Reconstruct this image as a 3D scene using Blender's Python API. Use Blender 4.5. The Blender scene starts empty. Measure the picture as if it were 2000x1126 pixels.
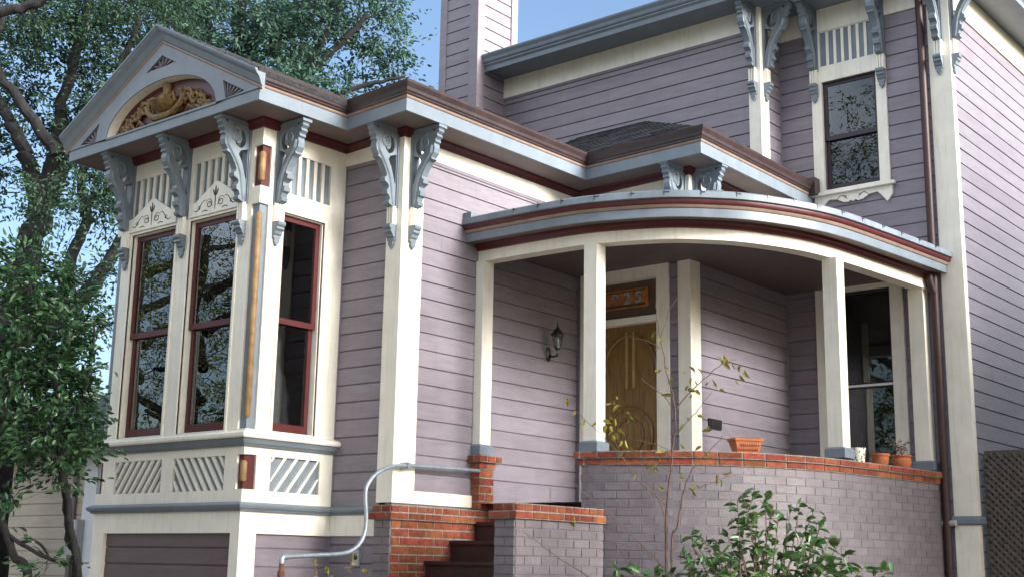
import bpy, math, random
import numpy as np
from mathutils import Vector, Matrix
from mathutils.geometry import tessellate_polygon
R = math.radians
random.seed(7)
scene = bpy.context.scene
COL = scene.collection

# ------------------------------------------------------------------ camera
CAM = Vector((10.073, -8.126, 1.6))
YAW, PITCH, ROLL, FOC = 0.68804925, 0.21389631, 0.0177541, 2.48986777
_f = Vector((-math.sin(YAW) * math.cos(PITCH), math.cos(YAW) * math.cos(PITCH), math.sin(PITCH)))
_r0 = Vector((math.cos(YAW), math.sin(YAW), 0)); _u0 = _r0.cross(_f)
_r = math.cos(ROLL) * _r0 + math.sin(ROLL) * _u0
_u = -math.sin(ROLL) * _r0 + math.cos(ROLL) * _u0
cd = bpy.data.cameras.new("camera"); cam = bpy.data.objects.new("camera", cd); COL.objects.link(cam)
cam.matrix_world = Matrix(((_r.x, _u.x, -_f.x, CAM.x), (_r.y, _u.y, -_f.y, CAM.y), (_r.z, _u.z, -_f.z, CAM.z), (0, 0, 0, 1)))
cd.sensor_width = 36; cd.lens = FOC * 18; cd.clip_end = 5000; cd.clip_start = 0.1
scene.camera = cam

# ------------------------------------------------------------------ light
SUN_EL, SUN_AZ = 20.0, -6.0          # azimuth measured from +X towards -Y
world = bpy.data.worlds.new("World"); scene.world = world; world.use_nodes = True
wn = world.node_tree.nodes; wl = world.node_tree.links
sky = wn.new("ShaderNodeTexSky"); sky.sky_type = 'NISHITA'; sky.sun_disc = False
sky.sun_elevation = R(SUN_EL); sky.sun_rotation = R(90 + SUN_AZ)
sky.air_density = 1.0; sky.dust_density = 3.5; sky.ozone_density = 2.5
bg = wn["Background"]; bg.inputs[1].default_value = 0.13
# unseen cloud bank, added to the street-side sky to brighten the front walls
FILL_CLOUD = 8.2
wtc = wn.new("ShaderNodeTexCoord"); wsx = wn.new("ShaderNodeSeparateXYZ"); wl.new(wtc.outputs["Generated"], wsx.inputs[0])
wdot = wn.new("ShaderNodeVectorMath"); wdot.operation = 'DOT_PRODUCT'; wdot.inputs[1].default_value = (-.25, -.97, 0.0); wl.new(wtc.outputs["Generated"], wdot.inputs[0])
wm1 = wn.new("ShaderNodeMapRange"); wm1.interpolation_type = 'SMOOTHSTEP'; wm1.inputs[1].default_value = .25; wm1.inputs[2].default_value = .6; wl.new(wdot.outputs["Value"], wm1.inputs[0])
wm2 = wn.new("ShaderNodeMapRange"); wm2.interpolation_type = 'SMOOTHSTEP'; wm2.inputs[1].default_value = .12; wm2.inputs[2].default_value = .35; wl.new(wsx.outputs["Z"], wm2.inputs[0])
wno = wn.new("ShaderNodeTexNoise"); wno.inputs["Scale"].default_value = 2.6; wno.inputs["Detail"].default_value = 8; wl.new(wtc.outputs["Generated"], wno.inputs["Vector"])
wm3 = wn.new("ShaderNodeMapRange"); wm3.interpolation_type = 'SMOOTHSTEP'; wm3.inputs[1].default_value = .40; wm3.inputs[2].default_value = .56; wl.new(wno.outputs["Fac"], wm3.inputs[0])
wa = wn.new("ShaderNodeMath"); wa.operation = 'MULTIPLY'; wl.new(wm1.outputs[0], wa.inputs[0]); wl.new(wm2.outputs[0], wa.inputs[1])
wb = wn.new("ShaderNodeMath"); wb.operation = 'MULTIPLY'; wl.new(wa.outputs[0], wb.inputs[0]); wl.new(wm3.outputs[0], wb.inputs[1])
wmx = wn.new("ShaderNodeMix"); wmx.data_type = 'RGBA'; wl.new(wb.outputs[0], wmx.inputs[0]); wl.new(sky.outputs[0], wmx.inputs[6]); wmx.inputs[7].default_value = (FILL_CLOUD * .94, FILL_CLOUD * .99, FILL_CLOUD * 1.10, 1)
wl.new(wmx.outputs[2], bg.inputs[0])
sd = bpy.data.lights.new("sun", 'SUN'); sd.energy = 5.0; sd.angle = R(20); sd.color = (1.0, 0.985, 0.96)
sun = bpy.data.objects.new("sun", sd); COL.objects.link(sun)
_d = Vector((math.cos(R(SUN_EL)) * math.cos(R(SUN_AZ)), -math.cos(R(SUN_EL)) * math.sin(R(SUN_AZ)), math.sin(R(SUN_EL))))
sun.rotation_euler = _d.to_track_quat('Z', 'Y').to_euler()
scene.view_settings.view_transform = 'Standard'; scene.view_settings.look = 'None'
scene.view_settings.exposure = 1.28; scene.view_settings.gamma = 1.0

# ------------------------------------------------------------------ materials
def mat(name, col, rough=0.6, var=0.12, scale=6.0, stretch=(1, 1, 1), island=0.0, bump=0.0, bscale=60, col2=None, spec=0.4, metal=0.0,
        trans=0.0, dirt=None, bevel=0.0):
    m = bpy.data.materials.new(name); m.use_nodes = True
    nt = m.node_tree; n = nt.nodes; l = nt.links; p = n["Principled BSDF"]
    p.inputs["Roughness"].default_value = rough; p.inputs["Metallic"].default_value = metal
    p.inputs["Specular IOR Level"].default_value = spec
    tc = n.new("ShaderNodeTexCoord"); mp = n.new("ShaderNodeMapping"); l.new(tc.outputs["Object"], mp.inputs[0])
    mp.inputs["Scale"].default_value = stretch
    no = n.new("ShaderNodeTexNoise"); no.inputs["Scale"].default_value = scale; no.inputs["Detail"].default_value = 6
    no.inputs["Roughness"].default_value = 0.65
    l.new(mp.outputs[0], no.inputs["Vector"])
    c2 = col2 if col2 else tuple(max(0, x * (1 - 2 * var)) for x in col)
    c1 = col if col2 else tuple(min(1, x * (1 + var)) for x in col)
    mx = n.new("ShaderNodeMix"); mx.data_type = 'RGBA'
    rp = n.new("ShaderNodeMapRange"); rp.inputs[1].default_value = 0.3; rp.inputs[2].default_value = 0.7
    l.new(no.outputs["Fac"], rp.inputs[0]); l.new(rp.outputs[0], mx.inputs[0])
    mx.inputs[6].default_value = (*c2, 1); mx.inputs[7].default_value = (*c1, 1)
    out = mx.outputs[2]
    if island:
        g = n.new("ShaderNodeNewGeometry"); hs = n.new("ShaderNodeHueSaturation")
        r1 = n.new("ShaderNodeMapRange"); r1.inputs[3].default_value = 1 - island; r1.inputs[4].default_value = 1 + island
        l.new(g.outputs["Random Per Island"], r1.inputs[0]); l.new(r1.outputs[0], hs.inputs["Value"])
        wr = n.new("ShaderNodeTexWhiteNoise"); wr.noise_dimensions = '1D'; l.new(g.outputs["Random Per Island"], wr.inputs["W"])
        r2 = n.new("ShaderNodeMapRange"); r2.inputs[3].default_value = 0.5 - island * .06; r2.inputs[4].default_value = 0.5 + island * .06
        l.new(wr.outputs["Value"], r2.inputs[0]); l.new(r2.outputs[0], hs.inputs["Hue"])
        l.new(out, hs.inputs["Color"]); out = hs.outputs[0]
    if dirt:   # vertical rain streaks and grime specks belonging to the surface
        mp2 = n.new("ShaderNodeMapping"); l.new(tc.outputs["Object"], mp2.inputs[0]); mp2.inputs["Scale"].default_value = (9, 9, .7)
        n2 = n.new("ShaderNodeTexNoise"); n2.inputs["Scale"].default_value = 2.2; n2.inputs["Detail"].default_value = 8; l.new(mp2.outputs[0], n2.inputs["Vector"])
        r3 = n.new("ShaderNodeMapRange"); r3.inputs[1].default_value = .52; r3.inputs[2].default_value = .8; r3.inputs[4].default_value = dirt
        l.new(n2.outputs["Fac"], r3.inputs[0])
        m2 = n.new("ShaderNodeMix"); m2.data_type = 'RGBA'; l.new(r3.outputs[0], m2.inputs[0]); l.new(out, m2.inputs[6])
        m2.inputs[7].default_value = (.12, .10, .08, 1); out = m2.outputs[2]
    l.new(out, p.inputs["Base Color"])
    if bevel:
        bv = n.new("ShaderNodeBevel"); bv.samples = 4; bv.inputs[0].default_value = bevel; l.new(bv.outputs[0], p.inputs["Normal"])
    if bump:
        nb = n.new("ShaderNodeTexNoise"); nb.inputs["Scale"].default_value = bscale; nb.inputs["Detail"].default_value = 5
        l.new(mp.outputs[0], nb.inputs["Vector"])
        b = n.new("ShaderNodeBump"); b.inputs["Strength"].default_value = bump; b.inputs["Distance"].default_value = 0.01
        l.new(nb.outputs["Fac"], b.inputs["Height"])
        if bevel: l.new(bv.outputs[0], b.inputs["Normal"])
        l.new(b.outputs[0], p.inputs["Normal"])
    if trans:
        tr = n.new("ShaderNodeBsdfTranslucent"); l.new(out, tr.inputs[0])
        ms = n.new("ShaderNodeMixShader"); ms.inputs[0].default_value = trans
        l.new(p.outputs[0], ms.inputs[1]); l.new(tr.outputs[0], ms.inputs[2]); l.new(ms.outputs[0], n["Material Output"].inputs[0])
    return m

def glass(name, boost=1.0):
    m = bpy.data.materials.new(name); m.use_nodes = True; nt = m.node_tree; n = nt.nodes; l = nt.links
    n.remove(n["Principled BSDF"])
    t = n.new("ShaderNodeBsdfTransparent"); t.inputs[0].default_value = (.82, .86, .86, 1)
    g = n.new("ShaderNodeBsdfGlossy"); g.inputs[1].default_value = 0.006
    f = n.new("ShaderNodeFresnel"); f.inputs[0].default_value = 1.52
    mu = n.new("ShaderNodeMath"); mu.operation = 'MULTIPLY'; mu.use_clamp = True; mu.inputs[1].default_value = boost
    tc = n.new("ShaderNodeTexCoord"); no = n.new("ShaderNodeTexNoise"); no.inputs["Scale"].default_value = 1.6
    b = n.new("ShaderNodeBump"); b.inputs["Strength"].default_value = .03; b.inputs["Distance"].default_value = .02
    l.new(tc.outputs["Object"], no.inputs["Vector"]); l.new(no.outputs["Fac"], b.inputs["Height"]); l.new(b.outputs[0], g.inputs["Normal"])
    ms = n.new("ShaderNodeMixShader"); l.new(f.outputs[0], mu.inputs[0]); l.new(mu.outputs[0], ms.inputs[0])
    l.new(t.outputs[0], ms.inputs[1]); l.new(g.outputs[0], ms.inputs[2]); l.new(ms.outputs[0], n["Material Output"].inputs[0])
    return m

M = dict(
    siding=mat("lavender siding paint", (.208, .183, .213), .42, .09, 3, (1, 1, 6), island=.06, bump=.18, bscale=22, dirt=.2),
    cream=mat("cream trim paint", (.76, .73, .63), .45, .05, 4, bump=.06, bscale=25, dirt=.2, bevel=.006),
    blue=mat("blue grey trim paint", (.160, .196, .232), .42, .08, 5, bump=.06, bscale=30, dirt=.2, bevel=.006),
    maroon=mat("maroon trim paint", (.078, .011, .013), .42, .15, 6, dirt=.08),
    sash=mat("maroon sash paint", (.078, .010, .011), .38, .12, 6),
    darksash=mat("dark plum sash paint", (.035, .02, .028), .4, .1, 6),
    gutter=mat("brown gutter metal", (.040, .023, .024), .38, .18, 4, (1, 1, 3), spec=.6, dirt=.2),
    tan=mat("tan moulding paint", (.27, .19, .15), .5, .1, 5),
    brown=mat("brown soffit paint", (.17, .125, .115), .6, .08, 5, dirt=.1),
    ceiling=mat("plum porch ceiling paint", (.12, .095, .095), .6, .08, 5),
    garage=mat("dark plum garage door paint", (.12, .085, .085), .5, .1, 4, (1, 1, 5)),
    gold=mat("gold paint", (.27, .165, .07), .55, .2, 9, spec=.35, dirt=.3),
    goldorn=mat("aged gilt relief", (.21, .125, .042), .55, .4, 16, bump=.4, bscale=50, spec=.5),
    brick=mat("red brick", (.245, .060, .027), .9, .25, 12, island=.26, bump=.6, bscale=70, dirt=.28),
    mortar=mat("grey mortar", (.27, .25, .22), .9, .3, 20, bump=.4),
    pbrick=mat("lavender painted brick", (.165, .145, .160), .5, .10, 4, island=.10, bump=.4, bscale=40, dirt=.14),
    pmortar=mat("painted mortar joint", (.155, .136, .150), .6, .1, 8),
    shingle=mat("black roof shingle", (.035, .037, .045), .75, .3, 25, island=.3, bump=.5, spec=.5),
    metal=mat("blue grey porch roof metal", (.175, .215, .255), .5, .16, 3, spec=.4, dirt=.45),
    concrete=mat("porch floor paint", (.40, .37, .34), .7, .15, 5),
    step=mat("dark maroon step paint", (.045, .016, .015), .6, .25, 6),
    door=mat("varnished oak door", (.19, .105, .020), .36, .3, 5, (7, 7, .6), spec=.55),
    doorlite=mat("pale oak moulding", (.34, .23, .09), .4, .2, 6),
    transom=mat("brown transom panel", (.11, .075, .055), .5, .1, 6),
    black=mat("black iron", (.014, .014, .014), .4, .2, 20, spec=.5),
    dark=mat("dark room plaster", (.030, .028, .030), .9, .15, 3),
    curtain=mat("pale curtain cloth", (.60, .58, .50), .9, .12, 3, (9, 9, .5)),
    downspout=mat("maroon downspout enamel", (.036, .011, .011), .55, .15, 5, spec=.5),
    steel=mat("galvanised pipe", (.34, .40, .46), .38, .18, 9, metal=.55),
    rust=mat("rusty pipe", (.16, .07, .04), .8, .3, 20, bump=.4),
    terracotta=mat("terracotta", (.42, .13, .05), .8, .2, 9, bump=.15, bscale=40, dirt=.2),
    soil=mat("dark soil", (.05, .035, .025), .95, .4, 14, bump=.8),
    orange=mat("glazed orange tile", (.40, .15, .04), .35, .25, 12),
    tileblue=mat("grey tile glaze", (.30, .33, .34), .3, .2, 12),
    line=mat("dark incised line", (.06, .045, .03), .7, .1, 10),
    pane=glass("window glass", 3.0), screen=glass("screened window glass", 1.3),
    wood=mat("weathered lattice wood", (.105, .088, .076), .9, .3, 9, (3, 3, 1), bump=.4),
    bark=mat("dark tree bark", (.017, .016, .017), .95, .35, 5, (4, 4, 1), bump=.9, bscale=14),
    twig=mat("slender brown twig", (.17, .10, .08), .8, .2, 20),
    leaf=mat("oak leaf", (.050, .108, .058), .5, .3, 1.2, island=.6, trans=.5, spec=.4),
    leaf2=mat("bay leaf", (.060, .128, .090), .5, .3, 1.0, island=.5, trans=.5, spec=.4),
    camellia=mat("glossy camellia leaf", (.036, .100, .036), .34, .2, 2, island=.6, trans=.32, spec=.5),
    shrubleaf=mat("broad camellia leaf", (.085, .180, .050), .34, .2, 2, island=.5, trans=.25, spec=.8),
    street=mat("yellow green street leaf", (.15, .19, .05), .45, .3, 1.0, island=.5, trans=.45, spec=.5),
    autumn=mat("yellowing leaf", (.33, .30, .05), .5, .3, 20, island=.5, trans=.4),
    ground=mat("garden soil", (.15, .115, .08), .95, .3, 1.5, bump=.7, bscale=9),
    path=mat("concrete path", (.36, .33, .29), .85, .12, 2, bump=.2),
    nsiding=mat("cream neighbour siding", (.50, .43, .33), .6, .08, 3, (1, 1, 5), island=.03),
    white=mat("white trim paint", (.74, .75, .76), .5, .05, 4),
    grey=mat("grey meter enamel", (.42, .42, .41), .4, .1, 6),
)
lamp_glass = glass("lantern glass", 1.0)

# ------------------------------------------------------------------ mesh helpers
class Fr:
    """wall frame: u along the wall, z up, o outwards"""
    def __init__(s, origin, udir, ndir):
        s.o = Vector(origin); s.u = Vector(udir); s.n = Vector(ndir)
    def __call__(s, u, z, o=0.0):
        return s.o + s.u * u + s.n * o + Vector((0, 0, z))

class MB:
    def __init__(s): s.v = []; s.f = []
    def add(s, vs, fs):
        b = len(s.v); s.v += [tuple(x) for x in vs]; s.f += [tuple(i + b for i in f) for f in fs]
    def box(s, F, u0, u1, z0, z1, o0, o1):
        P = [F(u, z, o) for u in (u0, u1) for z in (z0, z1) for o in (o0, o1)]
        s.add(P, [(0, 1, 3, 2), (4, 6, 7, 5), (0, 4, 5, 1), (2, 3, 7, 6), (0, 2, 6, 4), (1, 5, 7, 3)])
    def cube(s, x0, x1, y0, y1, z0, z1):
        s.box(W, x0, x1, z0, z1, y0, y1)
    def poly(s, F, outer, o0, o1, holes=()):
        loops = [outer] + list(holes); flat = [p for l in loops for p in l]
        tris = tessellate_polygon([[Vector((a, b, 0)) for a, b in l] for l in loops])
        n = len(flat); V = [F(a, b, o0) for a, b in flat] + [F(a, b, o1) for a, b in flat]
        fs = [tuple(t) for t in tris] + [tuple(i + n for i in t) for t in tris]
        k = 0
        for l in loops:
            for i in range(len(l)):
                j = (i + 1) % len(l); fs.append((k + i, k + j, k + j + n, k + i + n))
            k += len(l)
        s.add(V, fs)
    def tube(s, pts, rad, seg=6, caps=True):
        pts = [Vector(p) for p in pts]; n = len(pts)
        rads = rad if hasattr(rad, '__len__') else [rad] * n
        ref = Vector((0, 0, 1)); V = []; fs = []; px = None
        for i, p in enumerate(pts):
            t = (pts[min(i + 1, n - 1)] - pts[max(i - 1, 0)])
            t = t.normalized() if t.length > 1e-9 else Vector((0, 0, 1))
            if px is None:
                a = ref if abs(t.z) < .9 else Vector((1, 0, 0)); px = t.cross(a).normalized()
            else:
                px = (px - t * px.dot(t)).normalized()
            py = t.cross(px)
            for k in range(seg):
                a = 2 * math.pi * k / seg; V.append(p + (px * math.cos(a) + py * math.sin(a)) * rads[i])
        for i in range(n - 1):
            for k in range(seg):
                k2 = (k + 1) % seg; fs.append((i * seg + k, i * seg + k2, (i + 1) * seg + k2, (i + 1) * seg + k))
        if caps:
            fs.append(tuple(range(seg))); fs.append(tuple((n - 1) * seg + k for k in range(seg)))
        s.add(V, fs)
    def lathe(s, c, prof, seg=20, axis=None, a0=0, a1=2 * math.pi):
        X, Y, Z = axis if axis else (Vector((1, 0, 0)), Vector((0, 1, 0)), Vector((0, 0, 1)))
        c = Vector(c); V = []; fs = []; full = abs(a1 - a0 - 2 * math.pi) < 1e-6; m = seg if full else seg + 1
        for r, z in prof:
            for k in range(m):
                a = a0 + (a1 - a0) * k / seg; V.append(c + X * (r * math.cos(a)) + Y * (r * math.sin(a)) + Z * z)
        for i in range(len(prof) - 1):
            for k in range(seg):
                k2 = (k + 1) % m; fs.append((i * m + k, i * m + k2, (i + 1) * m + k2, (i + 1) * m + k))
        s.add(V, fs)
    def sweep(s, path, prof, closed=False, capends=True):
        """path: (x, y, z) plan points; outward = right of travel; prof: closed list of (o, z)"""
        P = [Vector(p) for p in path]; n = len(P); m = len(prof); V = []; fs = []
        for i, p in enumerate(P):
            ds = []
            if i > 0: ds.append((P[i] - P[i - 1]).xy.normalized())
            if i < n - 1: ds.append((P[i + 1] - P[i]).xy.normalized())
            ns = [Vector((d.y, -d.x)) for d in ds]
            off = ns[0] if len(ns) == 1 else (ns[0] + ns[1]) / (1 + ns[0].dot(ns[1]))
            for o, z in prof: V.append((p.x + off.x * o, p.y + off.y * o, p.z + z))
        for i in range(n - 1):
            for k in range(m):
                k2 = (k + 1) % m; fs.append((i * m + k, (i + 1) * m + k, (i + 1) * m + k2, i * m + k2))
        if capends: fs += [tuple(range(m)), tuple((n - 1) * m + k for k in range(m))]
        s.add(V, fs)
    def build(s, name, material, parent=None, smooth=False):
        me = bpy.data.meshes.new(name); me.from_pydata(s.v, [], s.f); me.update()
        import bmesh
        b = bmesh.new(); b.from_mesh(me); bmesh.ops.recalc_face_normals(b, faces=b.faces); b.to_mesh(me); b.free()
        me.materials.append(material)
        if smooth:
            me.polygons.foreach_set("use_smooth", [True] * len(me.polygons))
            try: me.set_sharp_from_angle(angle=R(40))
            except Exception: pass
        o = bpy.data.objects.new(name, me); COL.objects.link(o)
        if parent is not None:
            o.parent = parent
            o.matrix_parent_inverse = (Matrix.Translation(-parent.location) if parent.type == 'EMPTY' else Matrix.Identity(4))
        return o

W = Fr((0, 0, 0), (1, 0, 0), (0, 1, 0))            # u = x, o = y
def FY(y): return Fr((0, y, 0), (1, 0, 0), (0, -1, 0))   # wall facing -Y, u = x
def FX(x): return Fr((x, 0, 0), (0, 1, 0), (1, 0, 0))    # wall facing +X, u = y

def tag(o, label=None, cat=None, group=None, kind=None):
    if label: o["label"] = label
    if cat: o["category"] = cat
    if group: o["group"] = group
    if kind: o["kind"] = kind
    return o
def thing(name, loc, label, cat, group=None):
    o = bpy.data.objects.new(name, None); COL.objects.link(o); o.location = loc; o.empty_display_size = .2
    return tag(o, label, cat, group)
def at(px, py, depth):
    """point of the place seen at a pixel of the 2000 px photograph, at a given distance in front of the camera"""
    return CAM + (_f * FOC + _r * ((px - 1000) / 1000.) - _u * ((py - 563) / 1000.)) * (depth / FOC)

def siding(mb, F, u0, u1, z0, z1, zref, pitch=.185, o=0.0):
    """drop siding: boards with a lapped lip and a shadow groove at every joint"""
    k = math.floor((z0 - zref) / pitch)
    while True:
        a = zref + k * pitch; b = a + pitch; k += 1
        if a >= z1 - 1e-4: break
        lo = max(a, z0); hi = min(b, z1)
        if hi - lo < .004: continue
        g = .017
        top = hi - g if hi == b and hi - g > lo else hi
        cuts = [u0]; c_ = u0 + random.uniform(.5, 3.4)
        while c_ < u1 - .35:
            cuts.append(c_); c_ += random.uniform(1.8, 3.6)
        cuts.append(u1); U0, U1 = u0, u1
        for c0, c1 in zip(cuts, cuts[1:]):
            board_strip(mb, F, c0 + (.0016 if c0 > U0 else 0), c1 - (.0016 if c1 < U1 else 0), lo, hi, top, o)

def board_strip(mb, F, u0, u1, lo, hi, top, o):
        j = random.uniform(-.0018, .0018)
        V = [F(u0, lo, o + .002 + j), F(u1, lo, o + .002 + j), F(u1, top, o + j), F(u0, top, o + j)]
        fs = [(0, 1, 2, 3)]
        V += [F(u0, lo, o - .016), F(u1, lo, o - .016)]; fs.append((0, 4, 5, 1))
        if top < hi:
            V += [F(u0, top + .004, o - .015), F(u1, top + .004, o - .015), F(u1, hi, o - .016), F(u0, hi, o - .016)]
            fs += [(3, 2, 7, 6), (6, 7, 8, 9)]
        mb.add(V, fs)

def bricks(path, z0, z1, ch, bl, gap, proud, mb_b, mb_m, depth=.05, phase=.5, ragged=.002, e0=0.0, e1=0.0):
    """running-bond bricks along a plan polyline (outward = right of travel) over a mortar sheet"""
    P = [Vector((p[0], p[1], 0)) for p in path]
    L = [0]
    for a, b in zip(P, P[1:]): L.append(L[-1] + (b - a).length)
    T = L[-1]
    def pos(s, o):
        s = min(max(s, 0), T)
        i = max(k for k in range(len(L) - 1) if L[k] <= s + 1e-9)
        d = (P[i + 1] - P[i]).normalized(); t = s - L[i]
        # smooth normal
        def nrm(k):
            k = min(max(k, 0), len(P) - 2); e = (P[k + 1] - P[k]).normalized(); return Vector((e.y, -e.x, 0))
        fr = t / max(1e-6, (L[i + 1] - L[i]))
        nn = nrm(i)
        if len(P) > 3:
            n0 = (nrm(i - 1) + nrm(i)).normalized() if i > 0 else nrm(i); n1 = (nrm(i) + nrm(i + 1)).normalized()
            nn = (n0 * (1 - fr) + n1 * fr).normalized()
        return P[i] + d * t + nn * o
    nrow = round((z1 - z0) / ch); ch = (z1 - z0) / nrow
    for r in range(nrow):
        s = -(bl * phase if r % 2 else 0)
        za, zb = z0 + r * ch + gap / 2, z0 + (r + 1) * ch - gap / 2
        while s < T - .01:
            a = max(0, s + gap / 2); b = min(T, s + bl - gap / 2); s += bl
            if b - a < .02: continue
            j = random.uniform(-ragged, ragged); e = .003
            o1 = proud + j
            ps = [pos(a, 0), pos(b, 0), pos(a + e, o1), pos(b - e, o1)]
            V = []
            for zz, q in ((za, 0), (zb, 0)): V += [ps[0] + Vector((0, 0, zz)), ps[1] + Vector((0, 0, zz))]
            V += [ps[2] + Vector((0, 0, za + e)), ps[3] + Vector((0, 0, za + e)), ps[2] + Vector((0, 0, zb - e)), ps[3] + Vector((0, 0, zb - e))]
            mb_b.add(V, [(4, 5, 7, 6), (0, 1, 5, 4), (2, 6, 7, 3), (0, 4, 6, 2), (1, 3, 7, 5)])
    nseg = max(2, int(T / .08))
    ring = [pos(e0 + (T - e0 - e1) * k / nseg, proud * .35) for k in range(nseg + 1)]
    back = [pos(e0 + (T - e0 - e1) * k / nseg, -depth) for k in range(nseg + 1)]
    m = nseg + 1
    V = [p + Vector((0, 0, z)) for z in (z0, z1) for p in ring] + [p + Vector((0, 0, z)) for z in (z0, z1) for p in back]
    fs = []
    for k in range(nseg):
        fs += [(k, k + 1, m + k + 1, m + k), (2 * m + k, 3 * m + k, 3 * m + k + 1, 2 * m + k + 1), (m + k, m + k + 1, 3 * m + k + 1, 3 * m + k), (k, 2 * m + k, 2 * m + k + 1, k + 1)]
    fs += [(0, m, 3 * m, 2 * m), (nseg, 2 * m + nseg, 3 * m + nseg, m + nseg)]
    mb_m.add(V, fs)

def runs(path, o, z0, z1, ch, bl, gap, proud, mb_b, mb_m, depth=.05, phases=(.5,)):
    """brick courses round square corners: every straight run laid on its own, mitred at the corners"""
    P = [Vector((p[0], p[1], 0)) for p in path]; n = len(P); Q = []
    for i in range(n):
        ds = ([(P[i] - P[i - 1]).normalized()] if i else []) + ([(P[i + 1] - P[i]).normalized()] if i < n - 1 else [])
        ns = [Vector((d.y, -d.x, 0)) for d in ds]
        off = ns[0] if len(ns) == 1 else (ns[0] + ns[1]) / (1 + ns[0].dot(ns[1])); Q.append(P[i] + off * o)
    for i in range(n - 1):
        a, b = Q[i].copy(), Q[i + 1].copy(); d = (b - a).normalized()
        if i: a -= d * proud * .98
        if i < n - 2: b += d * proud * .98
        bricks([(a.x, a.y), (b.x, b.y)], z0, z1, ch, bl, gap, proud, mb_b, mb_m, depth, phases[i % len(phases)], .002, proud * .8 if i else 0, proud * .8 if i < n - 2 else 0)

def cat_rom(pts, n=8):
    P = [Vector(p) for p in pts]; out = []
    for i in range(len(P) - 1):
        p0 = P[max(i - 1, 0)]; p1 = P[i]; p2 = P[i + 1]; p3 = P[min(i + 2, len(P) - 1)]
        for k in range(n):
            t = k / n
            out.append(.5 * ((2 * p1) + (p2 - p0) * t + (2 * p0 - 5 * p1 + 4 * p2 - p3) * t * t + (3 * p1 - p0 - 3 * p2 + p3) * t ** 3))
    out.append(P[-1]); return out

# ================================================================== ground
g = MB(); g.add([(-400, -400, 0), (400, -400, 0), (400, 400, 0), (-400, 400, 0)], [(0, 1, 2, 3)])
tag(g.build("ground", M["ground"]), kind="structure")
g = MB(); g.add([(-60, -16, .004), (60, -16, .004), (60, -4.5, .004), (-60, -4.5, .004)], [(0, 1, 2, 3)]); tag(g.build("bounce_pavement", M["path"]), kind="structure")  # pale unseen pavement, added to bounce light onto the front walls
g = MB(); g.box(W, 1.0, 2.3, .008, .06, -4.4, 1.1); g.box(W, -2.4, -.1, .008, .06, -4.4, -.02)
tag(g.build("path", M["path"]), kind="structure")

# ================================================================== the house
house = thing("victorian_house", (0, 0, 0), "lavender and cream Victorian house with gabled bay window and curved porch", "house")
H = house
F0, S0 = FY(0.0), FX(0.0)

# ---- bay window body
bay_x0 = -2.51
wl_, wr_ = (-2.20, -1.385), (-1.135, -.33)          # sash openings on the front
sw_ = (.33, .905)                                    # sash opening on the side
zs, zh = 2.885, 5.185
def rect(a, b, c, d): return [(a, c), (b, c), (b, d), (a, d)]
nt = .125
# front boards
mb = MB()
def bay_outline(u0, u1, notch0, notch1, flip):
    return None
outer = [(bay_x0, 2.155), (0.001, 2.155), (0.001, 2.295), (-.10, 2.295), (-.10, 2.635), (.001, 2.635), (.001, 2.89),
         (-nt, 2.89), (-nt, 5.215), (.001, 5.215), (.001, 5.40), (-nt, 5.40), (-nt, 5.846), (.001, 5.846), (.001, 6.13),
         (bay_x0, 6.13), (bay_x0, 5.846), (bay_x0 + nt, 5.846), (bay_x0 + nt, 5.40), (bay_x0, 5.40), (bay_x0, 5.215), (bay_x0 + nt, 5.215),
         (bay_x0 + nt, 2.89), (bay_x0, 2.89), (bay_x0, 2.635), (bay_x0 + .10, 2.635), (bay_x0 + .10, 2.295), (bay_x0, 2.295)]
holes = [rect(*wl_, zs, zh), rect(*wr_, zs, zh), rect(-2.185, -1.34, 2.288, 2.63), rect(-1.145, -.295, 2.288, 2.63),
         rect(-2.25, -1.385, 5.37, 5.835), rect(-1.135, -.285, 5.37, 5.835)]
mb.poly(F0, outer, -.035, 0, holes)
bay = mb.build("bay_wall", M["cream"], H)
mb = MB()
e_ = .036
outer = [(e_, 2.155), (1.2, 2.155), (1.2, 6.13), (e_, 6.13), (e_, 5.846), (nt, 5.846), (nt, 5.40), (e_, 5.40), (e_, 5.215), (nt, 5.215), (nt, 2.89), (e_, 2.89),
         (e_, 2.638), (.16, 2.638), (.16, 2.295), (e_, 2.295)]
holes = [rect(*sw_, zs, zh), rect(.345, 1.005, 2.288, 2.636), rect(.415, .97, 5.40, 5.845)]
mb.poly(S0, outer, -.035, 0, holes)
bay_side = mb.build("bay_wall", M["cream"], H)
# core behind the boards
mb = MB()
for a, b, c, d in ((bay_x0 + .03, wl_[0], 2.0, 6.15), (wl_[1], wr_[0], 2.0, 6.15), (wr_[1], -.036, 2.0, 6.15), (wl_[0], wl_[1], 2.0, zs), (wl_[0], wl_[1], zh, 6.15),
                   (wr_[0], wr_[1], 2.0, zs), (wr_[0], wr_[1], zh, 6.15)):
    mb.box(F0, a, b, c, d, -.16, -.034)
mb.build("bay_core", M["blue"], bay)
mb = MB()
for a, b, c, d in ((.165, sw_[0], 2.0, 6.15), (sw_[1], 1.21, 2.0, 6.15), (sw_[0], sw_[1], 2.0, zs), (sw_[0], sw_[1], zh, 6.15)):
    mb.box(S0, a, b, c, d, -.16, -.034)
mb.build("bay_core", M["blue"], bay_side)
mb = MB(); mb.cube(bay_x0, bay_x0 + .03, .04, 1.3, 2.0, 6.15)
mb.build("bay_wall", M["cream"], H)
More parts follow.
